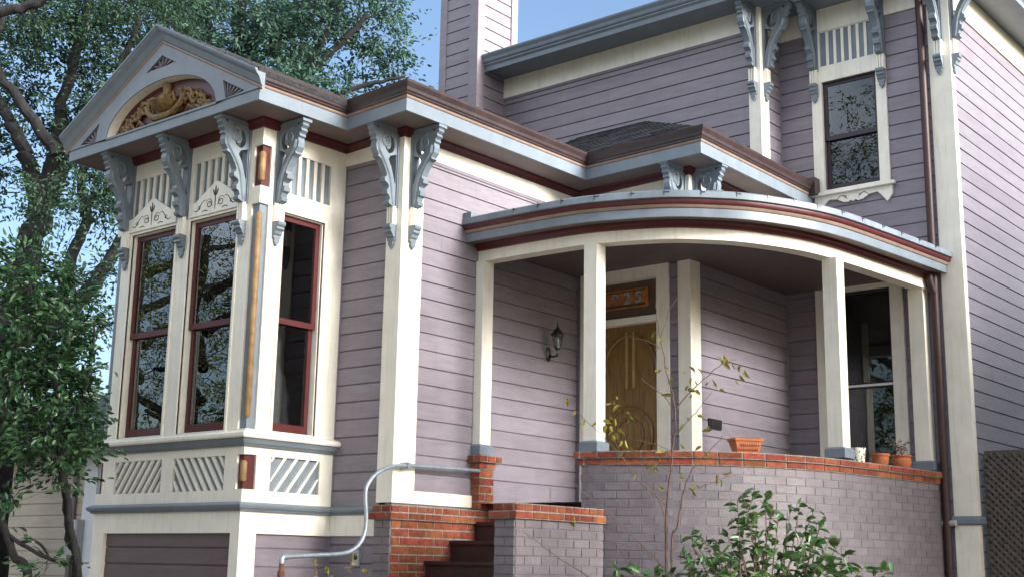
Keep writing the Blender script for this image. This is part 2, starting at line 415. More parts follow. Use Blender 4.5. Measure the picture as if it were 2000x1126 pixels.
# louvre slats over the windows
def vslats(F, u0, u1, z0, z1, n, par):
    mb = MB(); p = (u1 - u0) / n
    for k in range(1, n):
        c = u0 + p * k; mb.box(F, c - p * .19, c + p * .19, z0 - .004, z1 + .004, -.034, -.006)
    return mb.build("vertical_slats", M["cream"], par)
vslats(F0, -2.25, -1.385, 5.37, 5.835, 7, bay); vslats(F0, -1.135, -.285, 5.37, 5.835, 7, bay); vslats(S0, .415, .97, 5.40, 5.845, 5, bay_side)
def dslats(F, u0, u1, z0, z1, n, sgn, par, w=.035):
    """diagonal slats clipped to the panel"""
    mb = MB(); h = z1 - z0; sl = .78; run = h * sl; p = (u1 - u0) / n
    k = -int(run / p) - 1
    while True:
        b0 = u0 + p * (k + .5); k += 1
        if b0 > u1: break
        t0 = max(0, (u0 - b0) / run) if b0 < u0 else 0; t1 = min(1, (u1 - b0) / run)
        if t1 - t0 < .06: continue
        def pt(t, d):
            u = b0 + run * t + d; u = min(max(u, u0), u1); u = u if sgn > 0 else u0 + u1 - u
            return (u, z0 + h * t)
        mb.poly(F, [pt(t0, -w * .6), pt(t0, w * .6), pt(t1, w * .6), pt(t1, -w * .6)], -.034, -.004)
    return mb.build("diagonal_slats", M["cream"], par)
dslats(F0, -2.185, -1.34, 2.288, 2.63, 7.3, 1, bay); dslats(F0, -1.145, -.295, 2.288, 2.63, 7.3, -1, bay); dslats(S0, .345, 1.005, 2.288, 2.636, 4.3, 1, bay_side)
# corner panels with gilded rods
def corner_panel(z0, z1, nx, ny, mname, rad, rz0, rz1, xc=0.0, left=False):
    mb = MB()
    if not left:
        mb.poly(lambda a, b, o: Vector((a, b, o)), [(-nx - .02, .026), (-.026, .026), (-.026, ny + .02), (-.045, ny + .02), (-.045, .045), (-nx - .02, .045)], z0 - .02, z1 + .02)
        c = (-.034, .034)
    else:
        mb.box(W, bay_x0 + .026, bay_x0 + nx + .02, z0 - .02, z1 + .02, .026, .045); c = (bay_x0 + .034, .034)
    p = mb.build("corner_panel", M[mname], H)
    if left: return
    mb = MB(); mb.lathe((c[0], c[1], 0), [(0, rz0), (rad * .6, rz0 + .003), (rad, rz0 + .02), (rad, rz1 - .02), (rad * .6, rz1 - .003), (0, rz1)], 14)
    mb.build("gilded_rod", M["gold"], p, True)
for left in (False, True):
    corner_panel(2.89, 5.215, nt, nt, "blue", .034, 3.0, 5.13, left=left)
    corner_panel(5.40, 5.846, nt, nt, "maroon", .036, 5.46, 5.78, left=left)
    corner_panel(2.295, 2.636, .10, .16, "maroon", .034, 2.37, 2.58, left=left)
# window hood boards with incised scrolls
def spiral(cu, cz, r0, turns, sgn, a0, n=40):
    return [(cu + sgn * (r0 * (1 - .85 * k / n)) * math.cos(a0 + 2 * math.pi * turns * k / n), cz + (r0 * (1 - .85 * k / n)) * math.sin(a0 + 2 * math.pi * turns * k / n)) for k in range(n + 1)]
def ribbon(mb, F, pts, w, o):
    n = len(pts); V = []
    for i, (u, z) in enumerate(pts):
        a = pts[max(i - 1, 0)]; b = pts[min(i + 1, n - 1)]; du, dz = b[0] - a[0], b[1] - a[1]; L = math.hypot(du, dz) or 1
        ww = w * (.35 + .65 * math.sin(math.pi * min(1, max(0, (i + .6) / (n + .2))))) / 2
        V += [F(u - dz / L * ww, z + du / L * ww, o), F(u + dz / L * ww, z - du / L * ww, o)]
    mb.add(V, [(2 * i, 2 * i + 1, 2 * i + 3, 2 * i + 2) for i in range(n - 1)])
def hood(u0, u1):
    c = (u0 + u1) / 2; z0, ze, zp = 5.215, 5.37, 5.56; mb = MB(); w = u1 - u0
    mb.poly(F0, [(u0, z0), (u1, z0), (u1, ze), (u1 - .10, ze + .005), (u1 - .13, ze + .02), (c + .02, zp), (c - .02, zp), (u0 + .13, ze + .02), (u0 + .10, ze + .005), (u0, ze)], .001, .03)
    h = mb.build("window_hood", M["cream"], H)
    mb = MB()
    for s in (-1, 1):
        ribbon(mb, F0, spiral(c + s * .10, 5.325, .058, 1.6, s, math.pi / 2 * .2), .011, .032)
        ribbon(mb, F0, [(c + s * (.045 + .012 * k), 5.29 + .012 * k + (.03 * math.sin(k / 9 * 3.1))) for k in range(4)], .012, .032)
        ribbon(mb, F0, [(c + s * (.155 + .21 * t), 5.37 - .105 * t + .025 * math.sin(t * 7)) for t in [k / 14 for k in range(15)]], .011, .032)
        ribbon(mb, F0, spiral(c + s * .27, 5.30, .026, 1.2, s, 0, 18), .010, .032)
        ribbon(mb, F0, [(c + s * .12, 5.25), (c + s * .17, 5.262), (c + s * .22, 5.25)], .012, .032)
        ribbon(mb, F0, [(c + s * (.012 + .03 * t), 5.40 + .075 * t) for t in (0, .25, .5, .75, 1)], .022, .032)
    ribbon(mb, F0, [(c, 5.25 + .19 * t) for t in [k / 8 for k in range(9)]], .016, .0322)
    ribbon(mb, F0, [(c, 5.41 + .10 * t) for t in (0, .25, .5, .75, 1)], .024, .0324)
    mb.build("incised_scroll", M["line"], h)
hood(-2.28, -1.375); hood(-1.145, -.25)
# sill and lower mouldings (sweep round the bay and on across the front wall)
baypath = [(bay_x0, .9, 0), (bay_x0, 0, 0), (0, 0, 0), (0, 1.2, 0)]
mb = MB(); mb.sweep(baypath, [(-.02, 2.795), (.095, 2.795), (.105, 2.81), (.105, 2.838), (.09, 2.85), (.0, 2.875), (-.02, 2.875)])
mb.build("window_sill", M["cream"], H)
mb = MB(); mb.sweep(baypath, [(0, 2.715), (.02, 2.715), (.035, 2.735), (.055, 2.745), (.07, 2.775), (.08, 2.794), (0, 2.794)])
mb.build("sill_moulding", M["blue"], H)
mb = MB(); mb.sweep([(bay_x0, .9, 0), (bay_x0, 0, 0), (0, 0, 0), (0, 1.2, 0), (.75, 1.2, 0)], [(-.03, 2.08), (.025, 2.08), (.035, 2.10), (.06, 2.115), (.07, 2.14), (.055, 2.155), (.015, 2.172), (-.03, 2.172)])
mb.build("base_moulding", M["blue"], H)
# base of the bay with the garage door
mb = MB(); mb.poly(F0, [(bay_x0, 0), (-2.29, 0), (-2.29, 1.868), (-.138, 1.868), (-.138, 0), (.001, 0), (.001, 2.09), (bay_x0, 2.09)], -.06, .002)
bb = mb.build("bay_base", M["cream"], H)
mb = MB(); mb.poly(S0, [(.062, 0), (.21, 0), (.21, 1.868), (1.2, 1.868), (1.2, 2.09), (.062, 2.09)], -.06, .0005)
mb.build("bay_base", M["cream"], H)
mb = MB(); siding(mb, S0, .21, 1.2, 0, 1.868, 1.735, .18, -.035); mb.box(S0, .15, 1.25, 0, 2.0, -.2, -.06); mb.build("siding_wall", M["siding"], H)
mb = MB(); siding(mb, F0, -2.29, -.138, .02, 1.868, 1.735, .172, -.04); mb.box(F0, -2.3, -.1, 0, 2.0, -.2, -.065); gd = mb.build("garage_door", M["garage"], H)
mb = MB(); mb.cube(bay_x0, bay_x0 + .03, .01, 1.3, 0, 2.09); mb.build("bay_base", M["cream"], H)

# ---- windows
def window(F, u0, u1, z0, z1, zm, sash, pane, par, curtain=(), depth=.9, frame=.055, cas=None, o=-.055, interior=True):
    """double-hung sash window: frame boards, two sashes, two panes, a dark room behind"""
    mb = MB(); fw = frame
    # upper sash (outer)
    mb.poly(F, rect(u0, u1, zm - .03, z1), o - .03, o, [rect(u0 + fw, u1 - fw, zm + .03, z1 - fw)])
    s = mb.build("upper_sash", sash, par)
    mb = MB(); mb.poly(F, rect(u0 + .012, u1 - .012, z0, zm + .02), o - .068, o - .034, [rect(u0 + fw + .004, u1 - fw - .004, z0 + fw * 1.7, zm - .025)])
    s2 = mb.build("lower_sash", sash, par)
    mb = MB(); mb.box(F, u0 + fw - .01, u1 - fw + .01, zm + .02, z1 - fw + .01, o - .019, o - .013); mb.build("pane", pane, par)
    mb = MB(); mb.box(F, u0 + fw - .006, u1 - fw + .006, z0 + fw * 1.7 - .01, zm - .015, o - .054, o - .048); mb.build("pane", pane, par)
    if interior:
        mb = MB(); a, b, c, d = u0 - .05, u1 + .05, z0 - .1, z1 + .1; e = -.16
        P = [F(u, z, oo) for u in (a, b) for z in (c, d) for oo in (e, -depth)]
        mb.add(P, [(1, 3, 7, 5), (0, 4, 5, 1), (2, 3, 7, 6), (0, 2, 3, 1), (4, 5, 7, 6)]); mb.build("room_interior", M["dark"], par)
    for ca, cb, cz0, cz1, co in curtain:
        mb = MB(); n = 26; V = []
        for k in range(n + 1):
            u = ca + (cb - ca) * k / n; oo = co + .018 * math.sin(k * 1.35)
            V += [F(u, cz0, oo), F(u, cz1, oo)]
        mb.add(V, [(2 * k, 2 * k + 2, 2 * k + 3, 2 * k + 1) for k in range(n)]); mb.build("curtain", M["curtain"], par, True)
def wroot(F, u0, u1, z0, z1, inner=True, o=0.0, w=.03, m="cream"):
    """stop bead round the opening: the window part itself"""
    mb = MB(); mb.poly(F, rect(u0 - w, u1 + w, z0 - w * .9, z1 + w), o - .02, o + .014, [rect(u0 + .0, u1 - .0, z0, z1)])
    mb.poly(F, rect(u0 - .002, u1 + .002, z0 - .002, z1 + .002), o - .16, o - .018, [rect(u0 + .012, u1 - .012, z0 + .010, z1 - .012)])
    return mb.build("window", M[m], H)
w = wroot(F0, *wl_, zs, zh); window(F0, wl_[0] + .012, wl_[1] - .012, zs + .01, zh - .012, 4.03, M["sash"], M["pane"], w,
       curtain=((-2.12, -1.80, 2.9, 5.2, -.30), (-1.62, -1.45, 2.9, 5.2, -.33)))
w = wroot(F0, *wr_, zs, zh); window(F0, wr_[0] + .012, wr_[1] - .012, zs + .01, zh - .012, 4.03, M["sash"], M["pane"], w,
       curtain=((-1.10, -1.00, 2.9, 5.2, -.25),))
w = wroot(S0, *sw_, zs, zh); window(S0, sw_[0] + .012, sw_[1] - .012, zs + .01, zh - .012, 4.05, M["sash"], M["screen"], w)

# ---- lower storey walls
Y1, X2, Y3, X4, Y5, X6, YU = 1.2, .88, 4.34, 2.49, 6.74, 4.81, 6.17
F1, S2, F3, S4, F5, S6, FU = FY(Y1), FX(X2), FY(Y3), FX(X4), FY(Y5), FX(X6), FY(YU)
def wall(F, parts, zref, pitch, back, name="siding_wall"):
    mb = MB()
    for u0, u1, z0, z1 in parts:
        siding(mb, F, u0, u1, z0, z1, zref, pitch); mb.box(F, u0, u1, z0, z1, -.09, -.017)
    return mb.build(name, M["siding"], H)
wall(F1, [(.0, .70, 2.16, 5.93), (.0, .80, 0, 1.87)], 2.90, .185, 0)
wall(S2, [(1.25, 4.34, 2.33, 5.95), (1.2, 4.34, 0, 2.21), (2.40, 4.34, 2.2, 2.34)], 2.90, .185, 0)
wall(F3, [(.88, 2.49, 5.0, 5.95), (2.2, 2.36, 2.2, 5.2), (.88, .95, 2.2, 5.2), (.88, 2.49, 0, 2.25)], 2.90, .185, 0)
wall(S4, [(4.5, 6.74, 0, 5.95)], 2.92, .186, 0)
wall(S4, [(6.2, 6.74, 6.2, 8.64)], 8.346, .187, 0)
wall(FU, [(-3.1, 2.40, 6.2, 8.66)], 8.346, .187, 0)
PW = (3.11, 3.905, 2.72, 5.05)       # porch window opening
UW = (3.105, 3.855, 6.42, 7.905)     # upper window opening
wall(F5, [(2.49, PW[0], 2.2, 5.2), (PW[1], 4.6, 2.2, 5.2), (2.49, 4.6, 0, 2.72), (2.49, 4.6, 5.2, 6.42), (PW[0], PW[1], 5.05, 5.2), (2.49, UW[0], 6.42, 8.66), (UW[1], 4.6, 6.42, 8.66), (UW[0], UW[1], 7.905, 8.66)], 4.685, .188, 0)
wall(S6, [(6.80, 18, 0, 8.62)], 4.479, .187, 0)
mb = MB(); mb.cube(-9 + 6, 4.72, 17.9, 18, 0, 9); mb.build("siding_wall", M["siding"], H)
# corner posts filling the inner corners
for cx_, cy_, za_, zb_ in ((0.0, Y1, 0, 6.1), (X2, Y3, 0, 6.1), (X4, Y5, 0, 8.7), (-1.9, YU, 6, 9)):
    mb = MB(); mb.cube(cx_ - .06, cx_ + .012, cy_ - .012, cy_ + .06, za_, zb_); mb.build("corner_bead", M["siding"], H)
# cream boards
def board(name, F, u0, u1, z0, z1, o0=-.03, o1=.022, m="cream", par=None):
    mb = MB(); mb.box(F, u0, u1, z0, z1, o0, o1); return mb.build(name, M[m], par or H)
def corner(x, y, wx, wy, z0, z1, p=.024):
    mb = MB()
    mb.poly(Fr((0, 0, 0), (1, 0, 0), (0, 0, 1)) if False else Fl, [(x - wx, y - p), (x + p, y - p), (x + p, y + wy), (x - .02, y + wy), (x - .02, y + .02), (x - wx, y + .02)], z0, z1)
    return mb.build("corner_board", M["cream"], H)
class _Fl:
    def __call__(s, a, b, o=0): return Vector((a, b, o))
Fl = _Fl()
corner(X2, Y1, .20, .30, 2.205, 6.16)
corner(X4, Y3, .145, .20, 2.20, 6.2)
corner(X4, YU, .15, .20, 6.2, 8.95)
corner(X6, Y5, .25, .09, 2.24, 8.95); corner(X6, Y5, .25, .09, 0, 2.16)
mb = MB(); mb.sweep([(4.54, Y5, 0), (X6, Y5, 0), (X6, 6.9, 0)], [(0, 2.15), (.045, 2.15), (.06, 2.165), (.06, 2.215), (.045, 2.25), (0, 2.25)]); mb.build("base_moulding", M["blue"], H)
board("skirt_board", S2, 1.48, 2.42, 2.205, 2.335)
board("base_band", F1, 0, .8, 1.87, 2.09)
board("frieze", F1, .0, .74, 5.90, 6.12); board("frieze", S2, 1.49, 4.34, 5.92, 6.15); board("frieze", F3, .905, 2.35, 5.94, 6.18); board("frieze", S4, 4.53, 6.74, 5.94, 6.18)
board("frieze", FU, -1.9, 2.35, 8.635, 8.96); board("frieze", S4, 6.36, 6.74, 8.63, 8.96); board("frieze", F5, 2.515, 4.57, 8.62, 8.96); board("frieze", S6, 6.83, 18, 8.55, 8.96)
# moulding line under the friezes
mb = MB(); mb.sweep([(-1.9, YU, 0), (2.34, YU, 0)], [(0, 8.60), (.018, 8.60), (.03, 8.635), (0, 8.635)]); mb.build("frieze_bead", M["siding"], H)
mb = MB(); mb.sweep([(X2, 1.49, 0), (X2, 4.34, 0)], [(0, 5.885), (.014, 5.885), (.026, 5.92), (0, 5.92)]); mb.build("frieze_bead", M["siding"], H)

# ---- lower eaves
ze = 6.16
EP = [(bay_x0, 1.4, ze - .05), (bay_x0, 0, ze - .055), (0, 0, ze - .045), (0, Y1, ze - .03), (X2, Y1, ze + .005), (X2, Y3, ze + .04), (X4, Y3, ze + .07), (X4, 6.73, ze + .07)]
OV = .43
mb = MB(); mb.sweep(EP, [(-.04, .0), (OV - .012, .0), (OV - .012, .03), (-.04, .03)]); sof = mb.build("soffit", M["brown"], H)
mb = MB(); mb.sweep(EP, [(OV - .012, -.012), (OV + .012, -.012), (OV + .012, .125), (OV - .012, .125)]); mb.build("fascia", M["blue"], H)
mb = MB(); mb.sweep(EP, [(.0, -.085), (.026, -.085), (.032, -.07), (.05, -.045), (.075, -.025), (.08, -.001), (0, -.001)]); mb.build("red_moulding", M["maroon"], H)
GP = [(0, -.45, ze - .045)] + EP[3:]
GP[0] = (0, -OV - .02, ze - .045)
mb = MB(); mb.sweep(GP, [(OV - .01, .127), (OV + .02, .127), (OV + .03, .14), (OV + .026, .15), (OV + .035, .155), (OV - .01, .155)]); mb.build("tan_moulding", M["tan"], H)
mb = MB(); mb.sweep(GP, [(OV - .02, .157), (OV + .03, .157), (OV + .045, .165), (OV + .04, .18), (OV + .055, .195), (OV + .06, .225), (OV + .085, .27), (OV + .09, .295), (OV + .078, .30), (OV + .07, .285), (OV - .02, .285)])
mb.build("gutter", M["gutter"], H)
# gutter end cap against the upper wall
mb = MB(); mb.cube(X4 + OV - .1, X4 + OV + .12, 6.56, 6.70, ze + .2, ze + .42); mb.build("gutter_box", M["gutter"], H)
# roofs
def shingled(quad, name, rows, thick=.03):
    """roof slope built of overlapping shingle courses; quad = eave_a, eave_b, ridge_b, ridge_a"""
    a, b, c, d = [Vector(q) for q in quad]; mb = MB(); nrm = (b - a).cross(d - a).normalized()
    if nrm.z < 0: nrm = -nrm
    for r in range(rows):
        t0, t1 = r / rows, min(1, (r + 1.15) / rows)
        p0, p1 = a.lerp(d, t0), b.lerp(c, t0); q0, q1 = a.lerp(d, t1), b.lerp(c, t1)
        L = (p1 - p0).length; n = max(1, int(L / .3)); off = random.random() * .5
        cuts = [0] + [min(1, (k + off) / n) for k in range(1, n)] + [1]
        for s0, s1 in zip(cuts, cuts[1:]):
            if s1 - s0 < 1e-3: continue
            e = random.uniform(0, .006); g = .004 / max(L, .1)
            V = [p0.lerp(p1, s0 + g) + nrm * (.016 + e), p0.lerp(p1, s1 - g) + nrm * (.016 + e), q0.lerp(q1, s1 - g) + nrm * .004, q0.lerp(q1, s0 + g) + nrm * .004,
                 p0.lerp(p1, s0 + g), p0.lerp(p1, s1 - g)]
            mb.add(V, [(0, 1, 2, 3), (0, 4, 5, 1)])
    mb.add([a, b, c, d, a - nrm * thick, b - nrm * thick, c - nrm * thick, d - nrm * thick], [(0, 1, 2, 3), (4, 7, 6, 5), (0, 4, 5, 1), (1, 5, 6, 2), (2, 6, 7, 3), (3, 7, 4, 0)])
    return mb.build(name, M["shingle"], H)
gx = -1.255; gs = .53; gz = 7.31; gyf = -OV - .10
hw = OV + .08 - gx   # half width to right eave
zr = gz - gs * hw
shingled([(OV + .08, gyf, zr), (OV + .08, 3.6, zr), (gx, 3.6, gz), (gx, gyf, gz)], "roof", 16)
shingled([(gx - hw, 3.6, zr), (gx - hw, gyf, zr), (gx, gyf, gz), (gx, 3.6, gz)], "roof", 16)
za = ze + .28
shingled([(X2 + OV + .03, Y1 - OV - .03, za), (X2 + OV + .03, 6.1, za), (-.85, 6.1, za + .43 * 2.19), (-.85, Y1 - OV + 2.16, za + .43 * 2.19)], "roof", 16)
shingled([(-.4, Y1 - OV, za), (X2 + OV + .03, Y1 - OV - .03, za), (-.85, Y1 - OV + 2.16, za + .43 * 2.19), (-.85, Y1 - OV + 2.0, za + .43 * 2.15)], "roof", 8)
zb = ze + .35
shingled([(-.4, Y3 - OV - .03, zb), (X4 + OV + .03, Y3 - OV - .03, zb), (X4 + OV - 2.26, YU, zb + .53 * 2.29), (-.4, YU, zb + .53 * 2.29)], "roof", 14)
shingled([(X4 + OV + .03, Y3 - OV - .03, zb), (X4 + OV + .03, 6.72, zb), (X4 - .01, 6.72, zb + .53 * .47), (X4 + OV - 2.26, YU, zb + .53 * 2.29)], "roof", 10)

# ---- gable over the bay
FG = FY(-OV - .012)
half = hw - .10
zb0 = ze - .055 + .125
def gl(x): return gz - .15 - gs * abs(x - gx)
acx, aw, ah, az0 = gx + .03, .985, .50, ze - .055 + .10
arch = [(acx + aw * math.cos(math.pi * k / 28), az0 + ah * math.sin(math.pi * k / 28)) for k in range(29)]
def tri_hole(a, b, c): return [a, b, c]
fans = [((-.155, 6.40), (.20, 6.225), (-.10, 6.195)), ((gx * 2 + .155, 6.40), (gx * 2 - .20, 6.225), (gx * 2 + .10, 6.195)), ((gx, 6.985), (gx - .285, 6.80), (gx + .285, 6.80))]
fans[0] = ((-.145, 6.44), (.215, 6.245), (-.085, 6.22)); fans[1] = ((2 * gx + .145, 6.44), (2 * gx - .215, 6.245), (2 * gx + .085, 6.22))
fans[2] = ((gx, 6.99), (gx - .27, 6.845), (gx + .27, 6.845))
zt = ze - .055
mb = MB(); xr = gx + (gl(gx) - zt) / gs
outer = [(gx - half - .05, zt + .115), (gx + half + .05, zt + .115), (gx + half + .05, gl(gx + half + .05)), (gx, gl(gx)), (gx - half - .05, gl(gx + half + .05))]
if outer[2][1] < outer[1][1]: outer = [(gx - (gl(gx) - zt - .115) / gs, zt + .115), (gx + (gl(gx) - zt - .115) / gs, zt + .115), (gx, gl(gx))]
mb.poly(FG, outer, -.03, .012, [arch] + [list(f) for f in fans])
gable = mb.build("gable_panel", M["blue"], H)
def arch_ring(s, dz=0): return [(acx + aw * s * math.cos(math.pi * k / 28), az0 + dz + ah * s * math.sin(math.pi * k / 28)) for k in range(29)]
mb = MB(); n = 29; A = arch_ring(.995); B = arch_ring(.985)
V = [FG(a, b, .004) for a, b in A] + [FG(a, b, -.115) for a, b in B]
mb.add(V, [(k, k + 1, n + k + 1, n + k) for k in range(n - 1)]); mb.build("arch_reveal", M["cream"], gable, True)
mb = MB(); mb.poly(FG, arch_ring(1.02), -.125, -.105); mb.build("arch_panel", M["maroon"], gable)
for i, (a, b, c) in enumerate(fans):
    mb = MB(); mb.poly(FG, [a, b, c], -.06, -.016); fb = mb.build("fan_ornament", M["maroon"], gable); mb = MB()
    if i == 2: org = (gx, 6.85); ends = [(gx - .24 + .48 * k / 6, 6.86 + .125 * (1 - abs(k - 3) / 3)) for k in range(7)]
    else:
        org = c; ends = [(a[0] + (b[0] - a[0]) * k / 6, a[1] + (b[1] - a[1]) * k / 6) for k in range(7)]
    for k in range(7):
        e = ends[k]; d = Vector((e[0] - org[0], e[1] - org[1])); p = Vector((-d.y, d.x)).normalized() * .0065; f = .96
        mb.poly(FG, [(org[0] + d.x * .12, org[1] + d.y * .12), (org[0] + d.x * f + p.x, org[1] + d.y * f + p.y), (org[0] + d.x * f - p.x, org[1] + d.y * f - p.y)], -.016, -.004)
    o_ = mb.build("fan_rib", M["blue"], None); o_.data.materials.append(M["maroon"])
    # ribs belong to the fan's own mesh
    me_ = fb.data; import bmesh as _bm
    b_ = _bm.new(); b_.from_mesh(me_); n0 = len(b_.faces); b_.from_mesh(o_.data)
    b_.faces.ensure_lookup_table()
    for f_ in b_.faces[n0:]: f_.material_index = 1
    b_.to_mesh(me_); b_.free(); me_.materials.append(M["blue"]); bpy.data.objects.remove(o_)
# rake mouldings: profile (n up from slope, d outwards)
def rake(prof, m, name):
    mb = MB(); k = math.sqrt(1 + gs * gs); V = []; xl = hw - .004
    for x in (gx - xl, gx, gx + xl):
        for nz, d in prof: V.append((x, -OV - d, gz - gs * abs(x - gx) + nz * k))
    n = len(prof); fs = []
    for i in range(2):
        for j in range(n): fs.append((i * n + j, i * n + (j + 1) % n, (i + 1) * n + (j + 1) % n, (i + 1) * n + j))
    fs += [tuple(range(n)), tuple(2 * n + j for j in range(n))]
    mb.add(V, fs); return mb.build(name, M[m], H)
rake([(-.135, 0), (-.135, .03), (-.12, .045), (-.06, .075), (-.03, .115), (-.006, .125), (-.006, 0)], "blue", "rake_moulding")
rake([(-.165, 0), (-.165, .025), (-.150, .036), (-.136, .032), (-.136, 0)], "tan", "tan_moulding")
rake([(-.005, .10), (-.008, .132), (.012, .132), (.012, .10)], "metal", "drip_edge")
# left gable foot return
# gilded relief in the arch
go = MB(); FO = FY(-OV - .012 + .105)
def gp(u, z, o): return FO(u, z, o)
rx = random.Random(5)
def scroll3(u, z, r, turns, sgn, a0, rad, o=.03):
    pts = spiral(u, z, r, turns, sgn, a0, 22); n = len(pts)
    go.tube([gp(a, b, o) for a, b in pts], [rad * (1 - .5 * k / n) for k in range(n)], 6)
def blob(u, z, r, o=.03):
    go.lathe(gp(u, z, 0), [(0, r * .9)] and [(r * math.sin(t), r * math.cos(t)) for t in [math.pi * k / 6 for k in range(7)]], 8)
for s in (-1, 1):
    c = acx - .02
    # festoon
    fp = cat_rom([(c, az0 + .10, 0), (c + s * .16, az0 + .115, 0), (c + s * .28, az0 + .19, 0), (c + s * .33, az0 + .27, 0)], 5)
    go.tube([gp(p.x, p.y, .04) for p in fp], [.048 - .0012 * k for k in range(len(fp))], 8)
    for p in fp[::2]:
        for q in range(2): blob(p.x + rx.uniform(-.03, .03), p.y + rx.uniform(-.03, .03), rx.uniform(.02, .03))
    # acanthus scrolls running out to the springing
    for u, z, r in ((.38, .26, .085), (.52, .22, .075), (.655, .155, .06), (.765, .09, .045), (.85, .045, .03)):
        scroll3(c + s * u, az0 + z, r, 1.5, s, rx.uniform(0, 6), .024)
        for q in range(5):
            a = rx.uniform(0, 6.28); L = r * 1.15
            go.tube([gp(c + s * u + math.cos(a) * r * .7, az0 + z + math.sin(a) * r * .7, .025), gp(c + s * u + math.cos(a) * L, az0 + z + max(-.03, math.sin(a) * L), .035), gp(c + s * u + math.cos(a + .5) * L * 1.2, az0 + z + max(-.04, math.sin(a + .5) * L * 1.1), .02)], [.02, .018, .005], 5)
    for u, z in ((.44, .09), (.58, .06), (.69, .04)):
        go.tube([gp(c + s * (u - .09), az0 + z - .03, .02), gp(c + s * u, az0 + z + .035, .04), gp(c + s * (u + .09), az0 + z - .02, .02)], [.006, .026, .006], 6)
    go.tube([gp(c + s * .05, az0 + .28, .04), gp(c + s * .17, az0 + .33, .05), gp(c + s * .20, az0 + .24, .05), gp(c + s * .12, az0 + .21, .04)], [.022, .026, .024, .012], 7)
    go.tube([gp(c + s * .22, az0 + .36, .03), gp(c + s * .30, az0 + .34, .04), gp(c + s * .30, az0 + .27, .03)], [.02, .028, .012], 7)
# central basket and plume
go.lathe(gp(acx - .02, az0 + .15, .01), [(0, 0), (.07, .0), (.15, .04), (.19, .10), (.16, .115), (0, .12)], 16)
go.lathe(gp(acx - .02, az0 + .26, .01), [(.10, 0), (.085, .05), (.05, .10), (.055, .17), (.07, .20), (0, .21)], 14)
for k in range(9):
    a = math.pi * (k + .5) / 9; go.tube([gp(acx - .02 + .05 * math.cos(a), az0 + .24, .06), gp(acx - .02 + .13 * math.cos(a), az0 + .24 + .10 * math.sin(a), .07), gp(acx - .02 + .15 * math.cos(a), az0 + .22 + .15 * math.sin(a), .03)], [.02, .024, .006], 6)
blob(acx - .02, az0 + .035, .032)
go.build("gilded_relief", M["goldorn"], gable, True)

# ---- brackets
BZ = 0
def bracket_profile():
    return [(0, 0), (.40, 0), (.405, -.03), (.385, -.055), (.395, -.075), (.36, -.10), (.375, -.13), (.34, -.155), (.35, -.185), (.325, -.20), (.335, -.25), (.325, -.30), (.29, -.345), (.30, -.37),
            (.255, -.385), (.225, -.42), (.185, -.48), (.16, -.53), (.165, -.56), (.19, -.575), (.185, -.615), (.15, -.63), (.125, -.65), (.13, -.69), (.15, -.705), (.145, -.745), (.115, -.76), (.10, -.80), (.12, -.815), (.115, -.845), (.075, -.86), (.0, -.86)]
hole1 = [(.225 + .065 * math.cos(a), -.175 + .085 * math.sin(a)) for a in [2 * math.pi * k / 14 for k in range(14)]]
cres = [(.135 + .075 * math.cos(a), -.20 + .10 * math.sin(a)) for a in [math.pi * (.30 + 1.5 * k / 12) for k in range(13)]] + \
       [(.158 + .045 * math.cos(a), -.195 + .065 * math.sin(a)) for a in [math.pi * (1.78 - 1.4 * k / 9) for k in range(10)]]
trih = [(.03, -.29), (.12, -.325), (.145, -.37), (.10, -.44), (.07, -.52), (.045, -.60), (.03, -.62)]
tri2 = [(.30, -.035), (.34, -.04), (.315, -.075)]
class BF:
    """bracket plane: a outwards from the wall, b up, o along the wall"""
    def __init__(s, org, n, t): s.org = Vector(org); s.n = Vector(n); s.t = Vector(t)
    def __call__(s, a, b, o=0): return s.org + s.n * a + s.t * o + Vector((0, 0, b))
def bracket(org, n, t, name="bracket", foot=True):
    B = BF(org, n, t); mb = MB(); th = .042
    mb.poly(B, bracket_profile(), -th, th, [cres, trih, tri2])
    # raised outer edge and cap
    mb.box(Fr(org, t, n), -.062, .062, -.035, -.0005, .0, .412)
    mb.box(Fr(org, t, n), -.06, .06, -.88, -.036, .0, .022)
    # scroll face raised on both cheeks
    for sg in (-1, 1):
        pts = [(.20 + .075 * (1 - .8 * k / 20) * math.cos(1.2 + 8.5 * k / 20), -.17 + .09 * (1 - .8 * k / 20) * math.sin(1.2 + 8.5 * k / 20)) for k in range(21)]
        mb.tube([B(a, b, sg * th) for a, b in pts], [.018 - .0005 * k for k in range(21)], 5)
        edge = [(.30, -.22), (.285, -.30), (.235, -.36), (.19, -.42), (.14, -.50), (.11, -.57), (.09, -.66), (.075, -.76), (.06, -.84)]
        mb.tube([B(a, b, sg * th) for a, b in edge], [.02, .024, .022, .02, .018, .018, .016, .014, .012], 5)
    br = mb.build(name, M["blue"], H)
    if not foot: return br
    # pendant at the foot
    mb = MB(); FP = Fr(org, t, n)
    mb.poly(B, [(0, -1.06), (.095, -1.06), (.10, -1.085), (.09, -1.105), (.075, -1.11), (.08, -1.14), (.055, -1.16), (.045, -1.19), (.03, -1.20), (0, -1.20)], -.05, .05)
    mb.poly(FP, [(-.045, -1.19), (.045, -1.19), (.05, -1.225), (.03, -1.245), (.035, -1.27), (0, -1.315), (-.035, -1.27), (-.03, -1.245), (-.05, -1.225)], 0, .03)
    mb.build("pendant", M["blue"], br)
    mb = MB()
    mb.box(FP, -.055, .055, -1.062, -.861, 0, .04)
    for k in (-1, 0, 1): mb.box(FP, -.012 + k * .034, .012 + k * .034, -1.058, -.865, .04, .056)
    mb.build("fluted_block", M["cream"], br)
    return br
X_, Y_, = Vector((1, 0, 0)), Vector((0, 1, 0))
